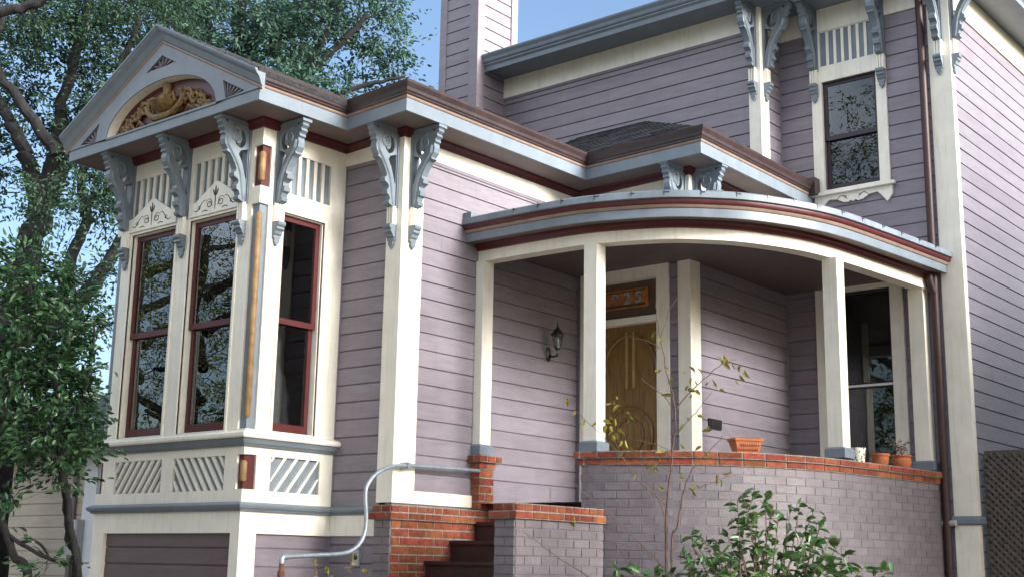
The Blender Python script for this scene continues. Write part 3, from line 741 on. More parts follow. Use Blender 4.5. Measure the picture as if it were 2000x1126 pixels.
zz = ze - .055
for x in (-2.30, -1.255, -.245): bracket((x, 0, zz), -Y_, X_)
bracket((0, .235, zz), X_, Y_); bracket((bay_x0, .30, zz), -X_, Y_)
bracket((.775, Y1 - .024, ze), -Y_, X_); bracket((X2 + .024, Y1 + .13, ze), X_, Y_)
bracket((X4 - .075, Y3 - .024, ze + .07), -Y_, X_, foot=False); bracket((X4 + .024, Y3 + .11, ze + .07), X_, Y_, foot=False)
zu = 8.945
bracket((X4 - .075, YU - .024, zu), -Y_, X_); bracket((X4 + .024, YU + .11, zu), X_, Y_)
bracket((X6 - .12, Y5 - .024, zu), -Y_, X_); bracket((X6 + .024, Y5 + .05, zu), X_, Y_)
bracket((3.015, Y5 - .03, zu), -Y_, X_); bracket((3.945, Y5 - .03, zu), -Y_, X_)
# little red corner caps above the corner boards
for x, y, z in ((X2, Y1, ze), (X4, Y3, ze + .07)):
    mb = MB(); mb.lathe((x - .0, y + .0, z - .09), [(.0, 0), (.055, 0), (.065, .02), (.09, .06), (.10, .088), (0, .088)], 4, (Vector((.707, .707, 0)), Vector((-.707, .707, 0)), Vector((0, 0, 1)))); mb.build("corner_cap", M["maroon"], H)

# ---- upper window
mb = MB()
mb.poly(F5, rect(2.965, 3.99, 6.36, 8.61), -.02, .03, [rect(*UW), rect(3.10, 3.845, 8.125, 8.60)])
uwin = mb.build("window", M["cream"], H)
mb = MB(); mb.box(F5, 3.08, 3.87, 8.1, 8.62, .004, .008); mb.build("slat_backing", M["blue"], uwin)
vs = MB(); p = .745 / 7
for k in range(1, 7): vs.box(F5, 3.10 + p * k - .02, 3.10 + p * k + .02, 8.12, 8.605, .009, .024)
vs.build("vertical_slats", M["cream"], uwin)
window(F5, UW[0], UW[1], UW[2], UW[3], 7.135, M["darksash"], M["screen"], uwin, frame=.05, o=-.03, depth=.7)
mb = MB(); mb.box(F5, 2.92, 4.06, 6.345, 6.385, .031, .085)
mb.build("sill", M["cream"], uwin)
ap = [(2.96, 6.344), (2.96, 6.23), (3.03, 6.14), (3.12, 6.25), (3.16, 6.285), (3.26, 6.275), (3.35, 6.225), (3.42, 6.215), (3.45, 6.235), (3.485, 6.215)]
ap2 = [(6.97 - a, b) for a, b in reversed(ap)]
mb = MB(); mb.poly(F5, ap + ap2, .001, .034); apr = mb.build("apron", M["cream"], uwin)
mb = MB()
for s in (-1, 1):
    ribbon(mb, F5, [(3.485 + s * (.07 + .16 * t), 6.25 + .06 * math.sin(t * 3.2)) for t in [k / 9 for k in range(10)]], .010, .036)
    ribbon(mb, F5, spiral(3.485 + s * .10, 6.285, .022, 1.1, s, 0, 14), .008, .036)
mb.build("incised_scroll", M["line"], apr)

# ---- porch window
mb = MB(); mb.poly(F5, rect(2.915, 4.07, 2.6, 5.205), -.02, .03, [rect(*PW)])
pwin = mb.build("window", M["cream"], H)
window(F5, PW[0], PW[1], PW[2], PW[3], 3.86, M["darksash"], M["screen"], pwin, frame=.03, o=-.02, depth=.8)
mb = MB(); mb.box(F5, PW[0] + .02, PW[1] - .02, 3.84, 3.868, -.018, -.004); mb.build("meeting_rail", M["white"], pwin)

# ---- upper eaves
EU = [(-1.9, YU, 0), (X4, YU, 0), (X4, Y5, 0), (X6, Y5, 0), (X6, 18, 0)]
OU = .47
mb = MB(); mb.sweep(EU, [(-.04, 8.945), (OU, 8.945), (OU, 8.975), (-.04, 8.975)]); mb.build("soffit", M["blue"], H)
mb = MB(); mb.sweep(EU, [(OU - .01, 8.925), (OU + .012, 8.925), (OU + .02, 8.99), (OU + .05, 9.02), (OU + .05, 9.04), (OU - .01, 9.04)]); mb.build("fascia", M["blue"], H)
mb = MB(); mb.sweep(EU, [(OU - .01, 9.042), (OU + .06, 9.042), (OU + .075, 9.06), (OU + .085, 9.10), (OU + .115, 9.14), (OU + .12, 9.165), (OU + .1, 9.17), (OU - .01, 9.15)]); mb.build("gutter", M["blue"], H)
z9 = 9.12
shingled([(-1.9, YU - OU - .05, z9), (X4 + OU, YU - OU - .05, z9), (X4 + OU, 12, z9 + 1.2), (-1.9, 12, z9 + 1.2)], "roof", 10)
shingled([(X4 + OU + .01, Y5 - OU - .05, z9), (X6 + OU + .05, Y5 - OU - .05, z9), (X6 + OU - 2.5, 12, z9 + 1.1), (X4 + OU + .01, 12, z9 + 1.1)], "roof", 10)
shingled([(X6 + OU + .05, Y5 - OU - .05, z9), (X6 + OU + .05, 18.3, z9), (X6 - 2.5, 18.3, z9 + 1.1), (X6 + OU - 2.5, 12, z9 + 1.1)], "roof", 10)
mb = MB(); mb.cube(-3.3, -2.66, 6.0, 6.2, 8.42, 8.64); mb.build("gutter", M["gutter"], H)

# ---- chimney chase
CX0, CX1, CY0, CY1 = -2.64, -1.90, 5.51, 6.42
mb = MB(); siding(mb, FY(CY0), CX0 + .05, CX1 - .05, 6.3, 12, 8.346, .187); siding(mb, FX(CX1), CY0 + .05, CY1, 6.3, 12, 8.346, .187)
mb.cube(CX0 + .03, CX1 - .03, CY0 + .03, CY1, 6.0, 12)
ch = mb.build("chimney", M["siding"], H)
mb = MB(); mb.poly(Fl, [(CX1 - .155, CY0 - .022), (CX1 + .022, CY0 - .022), (CX1 + .022, CY0 + .14), (CX1 - .02, CY0 + .14), (CX1 - .02, CY0 + .02), (CX1 - .155, CY0 + .02)], 6.2, 12); mb.build("corner_trim", M["siding"], ch)
mb = MB(); mb.poly(Fl, [(CX0 - .022, CY0 - .022), (CX0 + .10, CY0 - .022), (CX0 + .10, CY0 + .02), (CX0 - .022, CY0 + .14)], 6.2, 12); mb.build("corner_trim", M["siding"], ch)
mb = MB(); mb.box(FX(CX1), CY1 - .13, CY1 + .02, 9.0, 12, -.02, .022); mb.build("corner_trim", M["siding"], ch)

# ================================================================== porch
curve = [(.88, 2.45, 0), (1.6, 2.46, 0), (2.2, 2.49, 0), (2.6, 2.575, 0), (3.15, 2.80, 0), (3.5, 3.085, 0), (3.76, 3.40, 0), (4.02, 3.93, 0), (4.165, 4.45, 0), (4.27, 5.25, 0), (4.355, 6.05, 0), (4.42, 6.74, 0)]
PC = cat_rom(curve, 6)
# beam, mouldings and roof edge follow the curve
zbm = 4.94
mb = MB(); mb.sweep(PC, [(-.17, zbm), (0, zbm), (0, zbm + .16), (-.17, zbm + .16)]); beam = mb.build("porch_beam", M["cream"], H, True)
mb = MB(); mb.sweep(PC, [(.002, 5.06), (.03, 5.06), (.04, 5.085), (.065, 5.10), (.07, 5.132), (.002, 5.132)]); mb.build("red_moulding", M["maroon"], H, True)
PR = [PC[0] + Vector((.005, 0, 0))] + PC[1:]
mb = MB(); mb.sweep(PC, [(-.15, 5.133), (.21, 5.133), (.21, 5.15), (-.15, 5.15)]); mb.build("porch_soffit", M["brown"], H, True)
mb = MB(); mb.sweep(PC, [(.195, 5.12), (.222, 5.12), (.222, 5.215), (.195, 5.215)]); mb.build("porch_fascia", M["blue"], H, True)
mb = MB(); mb.sweep(PC, [(.19, 5.217), (.232, 5.217), (.245, 5.235), (.25, 5.25), (.19, 5.25)]); mb.build("tan_moulding", M["tan"], H, True)
mb = MB(); mb.sweep(PC, [(.18, 5.252), (.262, 5.252), (.272, 5.27), (.272, 5.30), (.18, 5.30)]); mb.build("red_moulding", M["maroon"], H, True)
mb = MB(); mb.sweep(PC, [(.17, 5.302), (.285, 5.302), (.295, 5.31), (.29, 5.375), (.255, 5.395), (.17, 5.40)])
pr = mb.build("roof_edge", M["metal"], H, True)
# metal seams on the roof edge
acc = 0
for i in range(4, len(PC) - 2):
    acc += (PC[i] - PC[i - 1]).length
    if acc > .28:
        acc = 0; d = (PC[i + 1] - PC[i - 1]).normalized(); nn = Vector((d.y, -d.x, 0)); q = PC[i]
        F_ = Fr(q, d, nn); mb = MB(); mb.box(F_, -.003, .003, 5.33, 5.385, .25, .2965); mb.box(F_, .006, .03 + random.random() * .03, 5.36, 5.372, .28, .296); mb.build("seam_clip", M["gutter"], pr)
# roof sheet (nearly flat) from the edge up to the walls
inner = [(.88, 3.0), (.88, 3.4), (.88, 4.0), (.95, 4.34), (1.5, 4.34), (2.0, 4.34), (2.49, 4.36), (2.49, 4.8), (2.49, 5.5), (2.49, 6.2), (2.49, 6.74), (3.2, 6.74)]
IN = cat_rom([(a, b, 0) for a, b in inner], 6)
mb = MB(); V = []
for i, p in enumerate(PC):
    d = (PC[min(i + 1, len(PC) - 1)] - PC[max(i - 1, 0)]).normalized(); nn = Vector((d.y, -d.x, 0))
    V += [p + nn * .25 + Vector((0, 0, 5.39)), IN[i] + Vector((0, 0, 5.47))]
mb.add(V, [(2 * i, 2 * i + 1, 2 * i + 3, 2 * i + 2) for i in range(len(PC) - 1)]); mb.build("porch_roof", M["metal"], H, True)
mb = MB(); V = []
for i, p in enumerate(PC): V += [p + Vector((0, 0, 5.115)), IN[i] + Vector((0, 0, 5.115))]
mb.add(V, [(2 * i, 2 * i + 1, 2 * i + 3, 2 * i + 2) for i in range(len(PC) - 1)])
mb.add([(.88, 2.9, 5.1149), (2.49, 4.34, 5.1149), (.88, 4.34, 5.1149)], [(0, 1, 2)])
mb.build("porch_ceiling", M["ceiling"], H)
mb = MB(); V = []
for i, p in enumerate(PC): V += [p + Vector((-.1 * 0, .0, 2.25)), IN[i] + Vector((0, 0, 2.25))]
mb.add(V, [(2 * i, 2 * i + 1, 2 * i + 3, 2 * i + 2) for i in range(len(PC) - 1)]); mb.build("porch_floor", M["concrete"], H)
# dark torn flashing at the left end of the porch roof
mb = MB(); mb.box(W, .885, 1.0, 5.36, 5.445, 2.17, 2.30); mb.build("flashing", M["blue"], pr)
# columns
def column(x0, x1, y0, y1, zb):
    mb = MB(); mb.cube(x0, x1, y0, y1, zb + .10, zbm); c = mb.build("porch_column", M["cream"], H)
    mb = MB(); e = .03; xa, xb, ya, yb = x0 - e, x1 + e, y0 - e, y1 + e; zt_ = zb + .115; ch_ = .02
    V = [(xa, ya, zb), (xb, ya, zb), (xb, yb, zb), (xa, yb, zb), (xa, ya, zt_ - ch_), (xb, ya, zt_ - ch_), (xb, yb, zt_ - ch_), (xa, yb, zt_ - ch_), (x0 - .004, y0 - .004, zt_), (x1 + .004, y0 - .004, zt_), (x1 + .004, y1 + .004, zt_), (x0 - .004, y1 + .004, zt_)]
    fs = [(3, 2, 1, 0), (8, 9, 10, 11)]
    for a in (0, 4):
        for k in range(4): fs.append((a + k, a + (k + 1) % 4, a + 4 + (k + 1) % 4, a + 4 + k))
    mb.add(V, fs); mb.build("column_base", M["blue"], c)
zc = 2.752
column(.87, .985, 2.42, 2.60, 2.775); column(2.315, 2.48, 2.505, 2.665, zc); column(4.075, 4.245, 4.50, 4.68, zc + .02); column(4.2, 4.385, 6.555, 6.715, zc + .02)
# corner pilaster of the porch wall is the corner board; front door set
mb = MB(); mb.poly(F3, [(.945, 2.2), (1.115, 2.2), (1.115, 4.972), (2.05, 4.972), (2.05, 2.2), (2.222, 2.2), (2.222, 5.15), (.945, 5.15)], -.10, .03)
fd = mb.build("door_frame", M["cream"], H)
mb = MB(); mb.box(F3, 1.1, 2.06, 4.445, 4.525, -.09, .012); mb.build("transom_bar", M["cream"], fd)
mb = MB(); mb.box(F3, 1.1, 2.06, 4.52, 4.985, -.10, -.07); mb.build("transom_panel", M["transom"], fd)
mb = MB(); mb.box(F3, 1.1, 2.06, 2.25, 4.45, -.13, -.085); dr = mb.build("front_door", M["door"], H)
FD = FY(Y3 + .085)
mb = MB()
def ring(u, z, r, w, a0=0, a1=2 * math.pi, n=36, asp=1.0):
    mb.tube([FD(u + r * math.cos(a0 + (a1 - a0) * k / n), z + asp * r * math.sin(a0 + (a1 - a0) * k / n), .004) for k in range(n + 1)], w, 6)
ring(1.585, 3.12, .33, .024); ring(1.585, 3.12, .20, .018)
ring(1.60, 3.85, .38, .028, math.pi * .5, math.pi * 1.0, 16, 1.25); ring(1.60, 3.85, .38, .028, 0, math.pi * .5, 16, 1.25)
mb.tube([FD(1.22, 3.85, .004), FD(1.22, 3.5, .004)], .02, 6); mb.tube([FD(1.98, 3.85, .004), FD(1.98, 3.5, .004)], .02, 6)
mb.build("door_moulding", M["door"], dr, True)
mb = MB(); mb.box(FD, 1.555, 1.585, 3.68, 4.36, 0, .03); mb.box(FD, 1.655, 1.685, 3.68, 4.36, 0, .03); mb.build("door_strip", M["doorlite"], dr)
mb = MB(); mb.lathe(FD(1.20, 3.25, .05), [(0, -.03), (.03, -.02), (.035, 0), (.03, .02), (0, .03)], 10); mb.build("door_knob", M["gold"], dr, True)
# mail slot vent in the porch wall
mb = MB(); mb.box(S4, 4.71, 5.0, 3.195, 3.31, .0, .018); ml = mb.build("mail_slot", M["black"], H)
mb = MB(); mb.box(S4, 4.74, 4.97, 3.22, 3.285, .018, .026); mb.build("slot_flap", M["black"], ml)
# curved brick parapet with red brick cap
cw = [q for q in PC if q.x >= 2.3]
cw = [Vector((2.31, 2.51, 0))] + cw
def offset(path, o):
    out = []
    for i, p in enumerate(path):
        d = (path[min(i + 1, len(path) - 1)] - path[max(i - 1, 0)]).normalized(); out.append(p + Vector((d.y, -d.x, 0)) * o)
    return out
mbb, mbm = MB(), MB(); bricks([(p.x, p.y) for p in offset(cw, .02)], 0, 2.612, .0835, .255, .010, .007, mbb, mbm, depth=.22)
mbm.build("parapet_wall", M["pmortar"], H); pw = mbb.build("painted_brickwork", M["pbrick"], bpy.data.objects["parapet_wall"])
# the wall end beside the steps
mbb, mbm = MB(), MB(); bricks([(2.31, 2.76), (2.31, 2.49)], 0, 2.612, .0835, .255, .012, .012, mbb, mbm, depth=.2)
mbb.build("painted_brickwork", M["pbrick"], bpy.data.objects["parapet_wall"])
def cap(path, z, name, par=None, bl=.255, ch=.07, proud=(.045, .075), dep=.30, hdr=None):
    mbb, mbm = MB(), MB()
    if len(path) < 6:
        runs(path, proud[0] - .012, z, z + ch, ch, bl, .014, .012, mbb, mbm, dep)
        runs(path, proud[1] - .012, z + ch, z + 2 * ch, ch, hdr or bl, .014, .012, mbb, mbm, dep)
    else:
        bricks([(p[0], p[1]) for p in offset(path, proud[0] - .012)], z, z + ch, ch, bl, .014, .012, mbb, mbm, depth=dep)
        bricks([(p[0], p[1]) for p in offset(path, proud[1] - .012)], z + ch, z + 2 * ch, ch, hdr or bl, .014, .012, mbb, mbm, depth=dep, phase=.4)
    # phase row 2
    m_ = mbm.build(name, M["mortar"], par or H); mbb.build("cap_bricks", M["brick"], m_); return m_
cap([q for q in cw if q.x > 2.62], 2.613, "parapet_cap")
cap([Vector((2.33, 2.80, 0)), Vector((2.33, 2.515, 0)), [q for q in cw if q.x > 2.62][0]], 2.613, "parapet_cap", dep=.06)
mb = MB(); mb.poly(Fl, [(2.36, 2.8), (2.36, 2.56), (2.75, 2.66), (2.75, 2.9)], 2.616, 2.749); mb.build("cap_core", M["mortar"], bpy.data.objects["parapet_wall"])
mb = MB()
for p_, t_ in ((10, .0), (17, 0)): pass
# step walls: left one of bare red brick on its inner face, painted in front
def step_wall(x0, x1, y0, y1, ztop, mside, mfront, mm_side, mm_front):
    mb, mm = MB(), MB(); bricks([(x1, y0), (x1, y1)], 0, ztop, .0835, .255, .012, .012, mb, mm, depth=.1)
    w_ = mm.build("step_wall", mm_side, H); mb.build("side_brickwork", mside, w_)
    mb, mm = MB(), MB(); bricks([(x0, y0), (x1, y0)], 0, ztop, .0835, .255, .012, .012, mb, mm, depth=.1)
    mm.build("front_joints", mm_front, w_); mb.build("front_brickwork", mfront, w_)
    mb = MB(); mb.cube(x0, x1 - .05, y0 + .05, y1, 0, ztop); mb.build("wall_core", mm_front, w_)
    e = .03
    c_ = cap([Vector((x0, y1, 0)), Vector((x0, y0, 0)), Vector((x1, y0, 0)), Vector((x1, y1, 0))], ztop, "step_cap", w_, bl=.25, ch=.072, proud=(.05, .02), dep=.06, hdr=.128)
    mb = MB(); mb.cube(x0, x1, y0, y1, ztop + .01, ztop + .142); mb.build("cap_core", M["mortar"], c_)
step_wall(.77, 1.0, 1.08, 2.84, 2.032, M["brick"], M["pbrick"], M["mortar"], M["pmortar"])
step_wall(2.31, 2.55, 1.13, 2.52, 2.028, M["pbrick"], M["pbrick"], M["pmortar"], M["pmortar"])
# brick pier under the first column
mb, mm = MB(), MB()
runs([(.86, 2.42), (.99, 2.42), (.99, 2.64), (.89, 2.64)], 0, 2.19, 2.615, .085, .22, .012, .012, mb, mm, .06, (.5,))
pier = mm.build("brick_pier", M["mortar"], H); mb.build("pier_bricks", M["brick"], pier)
mb = MB(); mb.cube(.885, .97, 2.44, 2.62, 2.19, 2.76); mb.build("pier_core", M["mortar"], pier)
cap([Vector((.84, 2.42, 0)), Vector((.99, 2.42, 0)), Vector((.99, 2.64, 0)), Vector((.89, 2.64, 0))], 2.617, "pier_cap", pier, bl=.13, ch=.076, proud=(.03, .075), dep=.05)
# steps
mb = MB()
for k, (y, z) in enumerate(((2.70, 2.25), (2.345, 2.05), (1.965, 1.845), (1.59, 1.635), (1.215, 1.43), (.84, 1.22), (.465, 1.01), (.09, .80), (-.285, .6), (-.66, .4), (-1.035, .2))):
    mb.cube(1.013, 2.297, y, y + .40 if k else 3.0, 0, z - .035); mb.cube(1.013, 2.297, y - .025, y + .40 if k else 3.0, z - .036, z)
mb.build("stair", M["step"], H)
# downspouts
def dspout(pts, r=.05, strap=()):
    mb = MB(); mb.tube(pts, r, 12); d = mb.build("downspout", M["downspout"], H, True)
    return d
dspout([(4.47, 6.45, 9.05), (4.47, 6.52, 8.9), (4.485, 6.66, 8.7), (4.49, 6.665, 8.3), (4.49, 6.665, 0)], .046)
mb = MB(); mb.tube(cat_rom([(4.46, 6.60, 5.16), (4.47, 6.58, 5.07), (4.47, 6.60, 4.99), (4.49, 6.66, 4.88)], 5), .045, 10); mb.build("downspout_elbow", M["downspout"], H, True)
mb = MB(); mb.tube([(4.42, 6.68, 2.17), (4.60, 6.66, 2.17)], .035, 8); mb.build("pipe_clamp", M["grey"], H, True)
#PART2
# leaves
NR = np.random.default_rng(4)
def leaf_mesh(name, C, L, Wd, material, parent=None, up=.6, droop=0.0, jit=.35, fold=.25, dirs=None):
    """C: (n,3) leaf base points; every leaf two folded quads"""
    C = np.asarray(C, dtype=np.float64); n = len(C)
    if dirs is None:
        d = NR.normal(size=(n, 3)); d[:, 2] = d[:, 2] * .55 - droop
    else: d = np.asarray(dirs) + NR.normal(size=(n, 3)) * .35; d[:, 2] -= droop
    d /= np.linalg.norm(d, axis=1)[:, None]
    nn = NR.normal(size=(n, 3)) * (1 - up); nn[:, 2] += up; s = np.cross(d, nn); s /= np.linalg.norm(s, axis=1)[:, None] + 1e-9
    nn = np.cross(s, d)
    l = (L * (1 + jit * NR.uniform(-1, 1, n)))[:, None]; w = (Wd * (1 + jit * NR.uniform(-1, 1, n)))[:, None]; f = fold * w
    V = np.empty((n, 6, 3))
    V[:, 0] = C; V[:, 1] = C + d * l * .30 + s * w * .5 + nn * f; V[:, 2] = C + d * l * .68 + s * w * .42 + nn * f * .8
    V[:, 3] = C + d * l - nn * l * .12; V[:, 4] = C + d * l * .68 - s * w * .42 + nn * f * .8; V[:, 5] = C + d * l * .30 - s * w * .5 + nn * f
    me = bpy.data.meshes.new(name); me.vertices.add(n * 6); me.vertices.foreach_set("co", V.reshape(-1))
    base = (np.arange(n) * 6)[:, None]
    q = np.concatenate([base + np.array([[0, 1, 2, 3]]), base + np.array([[0, 3, 4, 5]])], axis=1).reshape(-1)
    me.loops.add(n * 8); me.loops.foreach_set("vertex_index", q.astype(np.int32))
    me.polygons.add(n * 2); me.polygons.foreach_set("loop_start", (np.arange(n * 2) * 4).astype(np.int32)); me.polygons.foreach_set("loop_total", np.full(n * 2, 4, dtype=np.int32))
    me.update(calc_edges=True); me.validate(); me.materials.append(material)
    o = bpy.data.objects.new(name, me); COL.objects.link(o)
    if parent is not None: o.parent = parent; o.matrix_parent_inverse = Matrix.Translation(-parent.location)
    return o
# ================================================================== small things on the house
lan = thing("wall_lantern", (.88, 3.76, 4.07), "black iron carriage lantern on the siding beside the front door", "lantern")
FL = FX(.88)
mb = MB(); mb.lathe((.88, 3.76, 4.07), [(0, 0), (.05, 0), (.045, .012), (.02, .022), (0, .024)], 12, (Vector((0, 1, 0)), Vector((0, 0, 1.9)), Vector((1, 0, 0)))); mb.build("backplate", M["black"], lan, True)
lc = Vector((1.065, 3.70, 4.22))
mb = MB(); mb.tube(cat_rom([(.89, 3.76, 4.06), (.97, 3.735, 4.03), (1.06, 3.70, 4.04), (lc.x, lc.y, 4.11)], 6), .011, 6); mb.lathe((lc.x, lc.y, 4.01), [(0, 0), (.008, .01), (.012, .03), (.006, .04)], 8); mb.build("arm", M["black"], lan, True)
mb = MB()
for k in range(6):
    a = math.pi / 3 * k
    mb.tube([(lc.x + .040 * math.cos(a), lc.y + .040 * math.sin(a), 4.125), (lc.x + .068 * math.cos(a), lc.y + .068 * math.sin(a), 4.275)], .0055, 4)
mb.lathe((lc.x, lc.y, 0), [(0, 4.09), (.018, 4.09), (.03, 4.105), (.046, 4.115), (.046, 4.128), (0, 4.128)], 6)
mb.lathe((lc.x, lc.y, 0), [(.0, 4.27), (.085, 4.268), (.088, 4.28), (.07, 4.295), (.045, 4.335), (.03, 4.35), (.02, 4.362), (.016, 4.37), (.007, 4.38), (.012, 4.395), (.006, 4.41), (.002, 4.445), (0, 4.445)], 6)
mb.build("cage", M["black"], lan)
mb = MB(); mb.lathe((lc.x, lc.y, 0), [(.037, 4.128), (.063, 4.27)], 6); mb.build("lantern_glass", lamp_glass, lan)
mb = MB(); mb.lathe((lc.x, lc.y, 0), [(0, 4.13), (.012, 4.13), (.012, 4.19), (.018, 4.21), (.012, 4.24), (0, 4.25)], 8); mb.build("candle_bulb", M["white"], lan, True)

sg = thing("house_number_plaque", (1.5, 4.40, 4.76), "orange tile plaque with house number 925 above the oak front door", "number sign")
FSg = FY(4.408)
mb = MB(); mb.poly(FSg, rect(1.17, 1.885, 4.648, 4.885), 0, .02); mb.build("plaque_board", M["orange"], sg)
mb = MB(); mb.box(FSg, 1.20, 1.85, 4.672, 4.70, .0205, .024); mb.box(FSg, 1.20, 1.85, 4.85, 4.862, .0205, .024); mb.build("plaque_band", M["line"], sg)
for ch_, u in (("9", 1.42), ("2", 1.59), ("5", 1.755)):
    cu = bpy.data.curves.new("digit", 'FONT'); cu.body = ch_; cu.size = .19; cu.extrude = .006; cu.align_x = 'CENTER'; cu.offset = .006
    to = bpy.data.objects.new("digit_tmp", cu); COL.objects.link(to)
    bpy.context.view_layer.update()
    me = bpy.data.meshes.new_from_object(to.evaluated_get(bpy.context.evaluated_depsgraph_get())); bpy.data.objects.remove(to)
    me.transform(Matrix(((1, 0, 0, u), (0, 0, -1, 4.408 - .028), (0, 1, 0, 4.71), (0, 0, 0, 1))))
    me.materials.clear(); me.materials.append(M["tileblue"])
    dg = bpy.data.objects.new("digit", me); COL.objects.link(dg); dg.parent = sg; dg.matrix_parent_inverse = Matrix.Translation(-sg.location)

def project(p):
    d = Vector(p) - CAM; z = d.dot(_f); return 1000 + 1000 * FOC * d.dot(_r) / z, 563 - 1000 * FOC * d.dot(_u) / z
CI = offset(PC, -.06)
def on_cap(px):
    best = min(((abs(project((p.x, p.y, 2.76))[0] - px), i) for i, p in enumerate(CI)))
    i = best[1]; j = i + 1 if project(CI[i])[0] < px else i - 1
    a, b = project(CI[i])[0], project(CI[j])[0]; t = (px - a) / (b - a)
    p = CI[i].lerp(CI[j], t); d = (CI[j] - CI[i]).normalized() * (1 if j > i else -1)
    return Vector((p.x, p.y, 2.755)), d
# terracotta trough
p, d = on_cap(1468); n_ = Vector((d.y, -d.x, 0))
pl = thing("planter", p, "rectangular embossed terracotta trough on the brick parapet", "planter")
mb = MB()
def frustum(mb, p, d, n_, a0, b0, a1, b1, z0, z1):
    V = [p + d * (sx * a) + n_ * (sy * b) + Vector((0, 0, z)) for a, b, z in ((a0, b0, z0), (a1, b1, z1)) for sx, sy in ((-1, -1), (1, -1), (1, 1), (-1, 1))]
    mb.add(V, [(0, 1, 2, 3), (4, 5, 6, 7)] + [(k, (k + 1) % 4, 4 + (k + 1) % 4, 4 + k) for k in range(4)])
frustum(mb, p, d, n_, .115, .06, .148, .082, 0.001, .118); mb.build("trough", M["terracotta"], pl)
mb = MB(); frustum(mb, p, d, n_, .158, .092, .162, .095, .119, .145); mb.build("rim", M["terracotta"], pl)
mb = MB()
for k in range(9):
    for r in range(2):
        c = p + d * (-.10 + .025 * k + .0125 * r) + n_ * (.066 + .016 * (.3 + .4 * r)) + Vector((0, 0, .035 + .045 * r))
        mb.add([c - d * .013, c + Vector((0, 0, -.022)), c + d * .013, c + Vector((0, 0, .022)), c + n_ * .012], [(0, 1, 4), (1, 2, 4), (2, 3, 4), (3, 0, 4)])
mb.build("diamond_relief", M["terracotta"], pl)
mb = MB(); frustum(mb, p, d, n_, .14, .078, .12, .06, .1455, .152); mb.build("soil", M["soil"], pl)
# speckled pot
p, d = on_cap(1697)
M["speckle"] = mat("white pot with dark pierced flecks", (.72, .72, .62), .4, .05, 10)
_nt = M["speckle"].node_tree; _vo = _nt.nodes.new("ShaderNodeTexVoronoi"); _vo.inputs["Scale"].default_value = 24
_tc = _nt.nodes.new("ShaderNodeTexCoord"); _nt.links.new(_tc.outputs["Object"], _vo.inputs["Vector"])
_mr = _nt.nodes.new("ShaderNodeMapRange"); _mr.inputs[1].default_value = .30; _mr.inputs[2].default_value = .36; _nt.links.new(_vo.outputs["Distance"], _mr.inputs[0])
_mx = _nt.nodes.new("ShaderNodeMix"); _mx.data_type = 'RGBA'; _mx.inputs[6].default_value = (.03, .03, .025, 1)
_bc = _nt.nodes["Principled BSDF"].inputs["Base Color"]; _src = _bc.links[0].from_socket
_nt.links.new(_mr.outputs[0], _mx.inputs[0]); _nt.links.new(_src, _mx.inputs[7]); _nt.links.new(_mx.outputs[2], _bc)
sp = MB(); sp.lathe(p, [(0, .001), (.066, .001), (.072, .01), (.082, .13), (.088, .15), (.088, .16), (.078, .16), (.07, .12), (0, .12)], 20)
tag(sp.build("flower_pot", M["speckle"], None, True), "small white flower pot with black flecks beside the right porch column", "flower pot")
p, d = on_cap(1742)
sp = MB(); sp.lathe(p, [(0, .001), (.075, .001), (.085, .02), (.10, .10), (.108, .105), (.11, .13), (.098, .13), (.09, .10), (0, .10)], 22)
tag(sp.build("flower_pot", M["terracotta"], None, True), "empty flared terracotta pot between the white pot and the potted plant", "flower pot")
p, d = on_cap(1785)
pp = thing("potted_plant", p, "round bellied terracotta pot holding a nearly bare dried plant", "potted plant")
sp = MB(); sp.lathe(p, [(0, .001), (.08, .001), (.10, .03), (.112, .075), (.108, .11), (.10, .12), (.118, .128), (.122, .145), (.105, .145), (.095, .12), (0, .12)], 24); sp.build("pot", M["terracotta"], pp, True)
mb = MB(); lv = []
rp_ = random.Random(11)
for k in range(8):
    a = rp_.uniform(0, 6.28); L = rp_.uniform(.12, .24); q = p + Vector((0, 0, .12)); b_ = [q]
    for s_ in range(4):
        q = q + Vector((math.cos(a) * .03 * s_ * .6, math.sin(a) * .03 * s_ * .6, L / 4)); a += rp_.uniform(-.5, .5); b_.append(q.copy()); lv.append(q + Vector((rp_.uniform(-.02, .02), rp_.uniform(-.02, .02), 0)))
    mb.tube(b_, [.005, .004, .003, .003, .002], 4)
mb.build("stems", M["twig"], pp)

leaf_mesh("dry_leaves", np.array([tuple(q + Vector((rp_.uniform(-.03, .03), rp_.uniform(-.03, .03), rp_.uniform(-.02, .02)))) for q in lv for _ in range(2)]), .035, .018, M["twig"], pp, up=.3)
# handrail of bent pipe
hr = thing("handrail", (1.0, -.3, 0), "bent grey pipe handrail from brick pier down to a rusty post", "handrail")
hp = [(.985, 2.42, 2.60), (.985, 1.9, 2.592), (.985, 1.32, 2.578), (.995, 1.05, 2.545), (1, .86, 2.47), (1, .745, 2.36), (1, .715, 2.25), (1, .735, 2.08), (1, .735, 1.93), (1, .68, 1.80), (1, .56, 1.715), (1, .40, 1.682), (1, .15, 1.668), (1, -.255, 1.645)]
mb = MB(); mb.tube(cat_rom(hp, 5), .021, 10); mb.build("rail_pipe", M["steel"], hr, True)
mb = MB(); mb.tube(cat_rom([(1, -.245, 1.646), (1, -.285, 1.643), (1, -.30, 1.625), (1, -.302, 1.585)], 4), .027, 10); mb.build("elbow", M["steel"], hr, True)
mb = MB(); mb.tube([(1, -.302, 1.6), (1, -.302, 0)], .021, 10); mb.lathe((1, -.302, 1.46), [(.03, 0), (.034, .01), (.034, .05), (.03, .06)], 10); mb.build("post", M["rust"], hr, True)
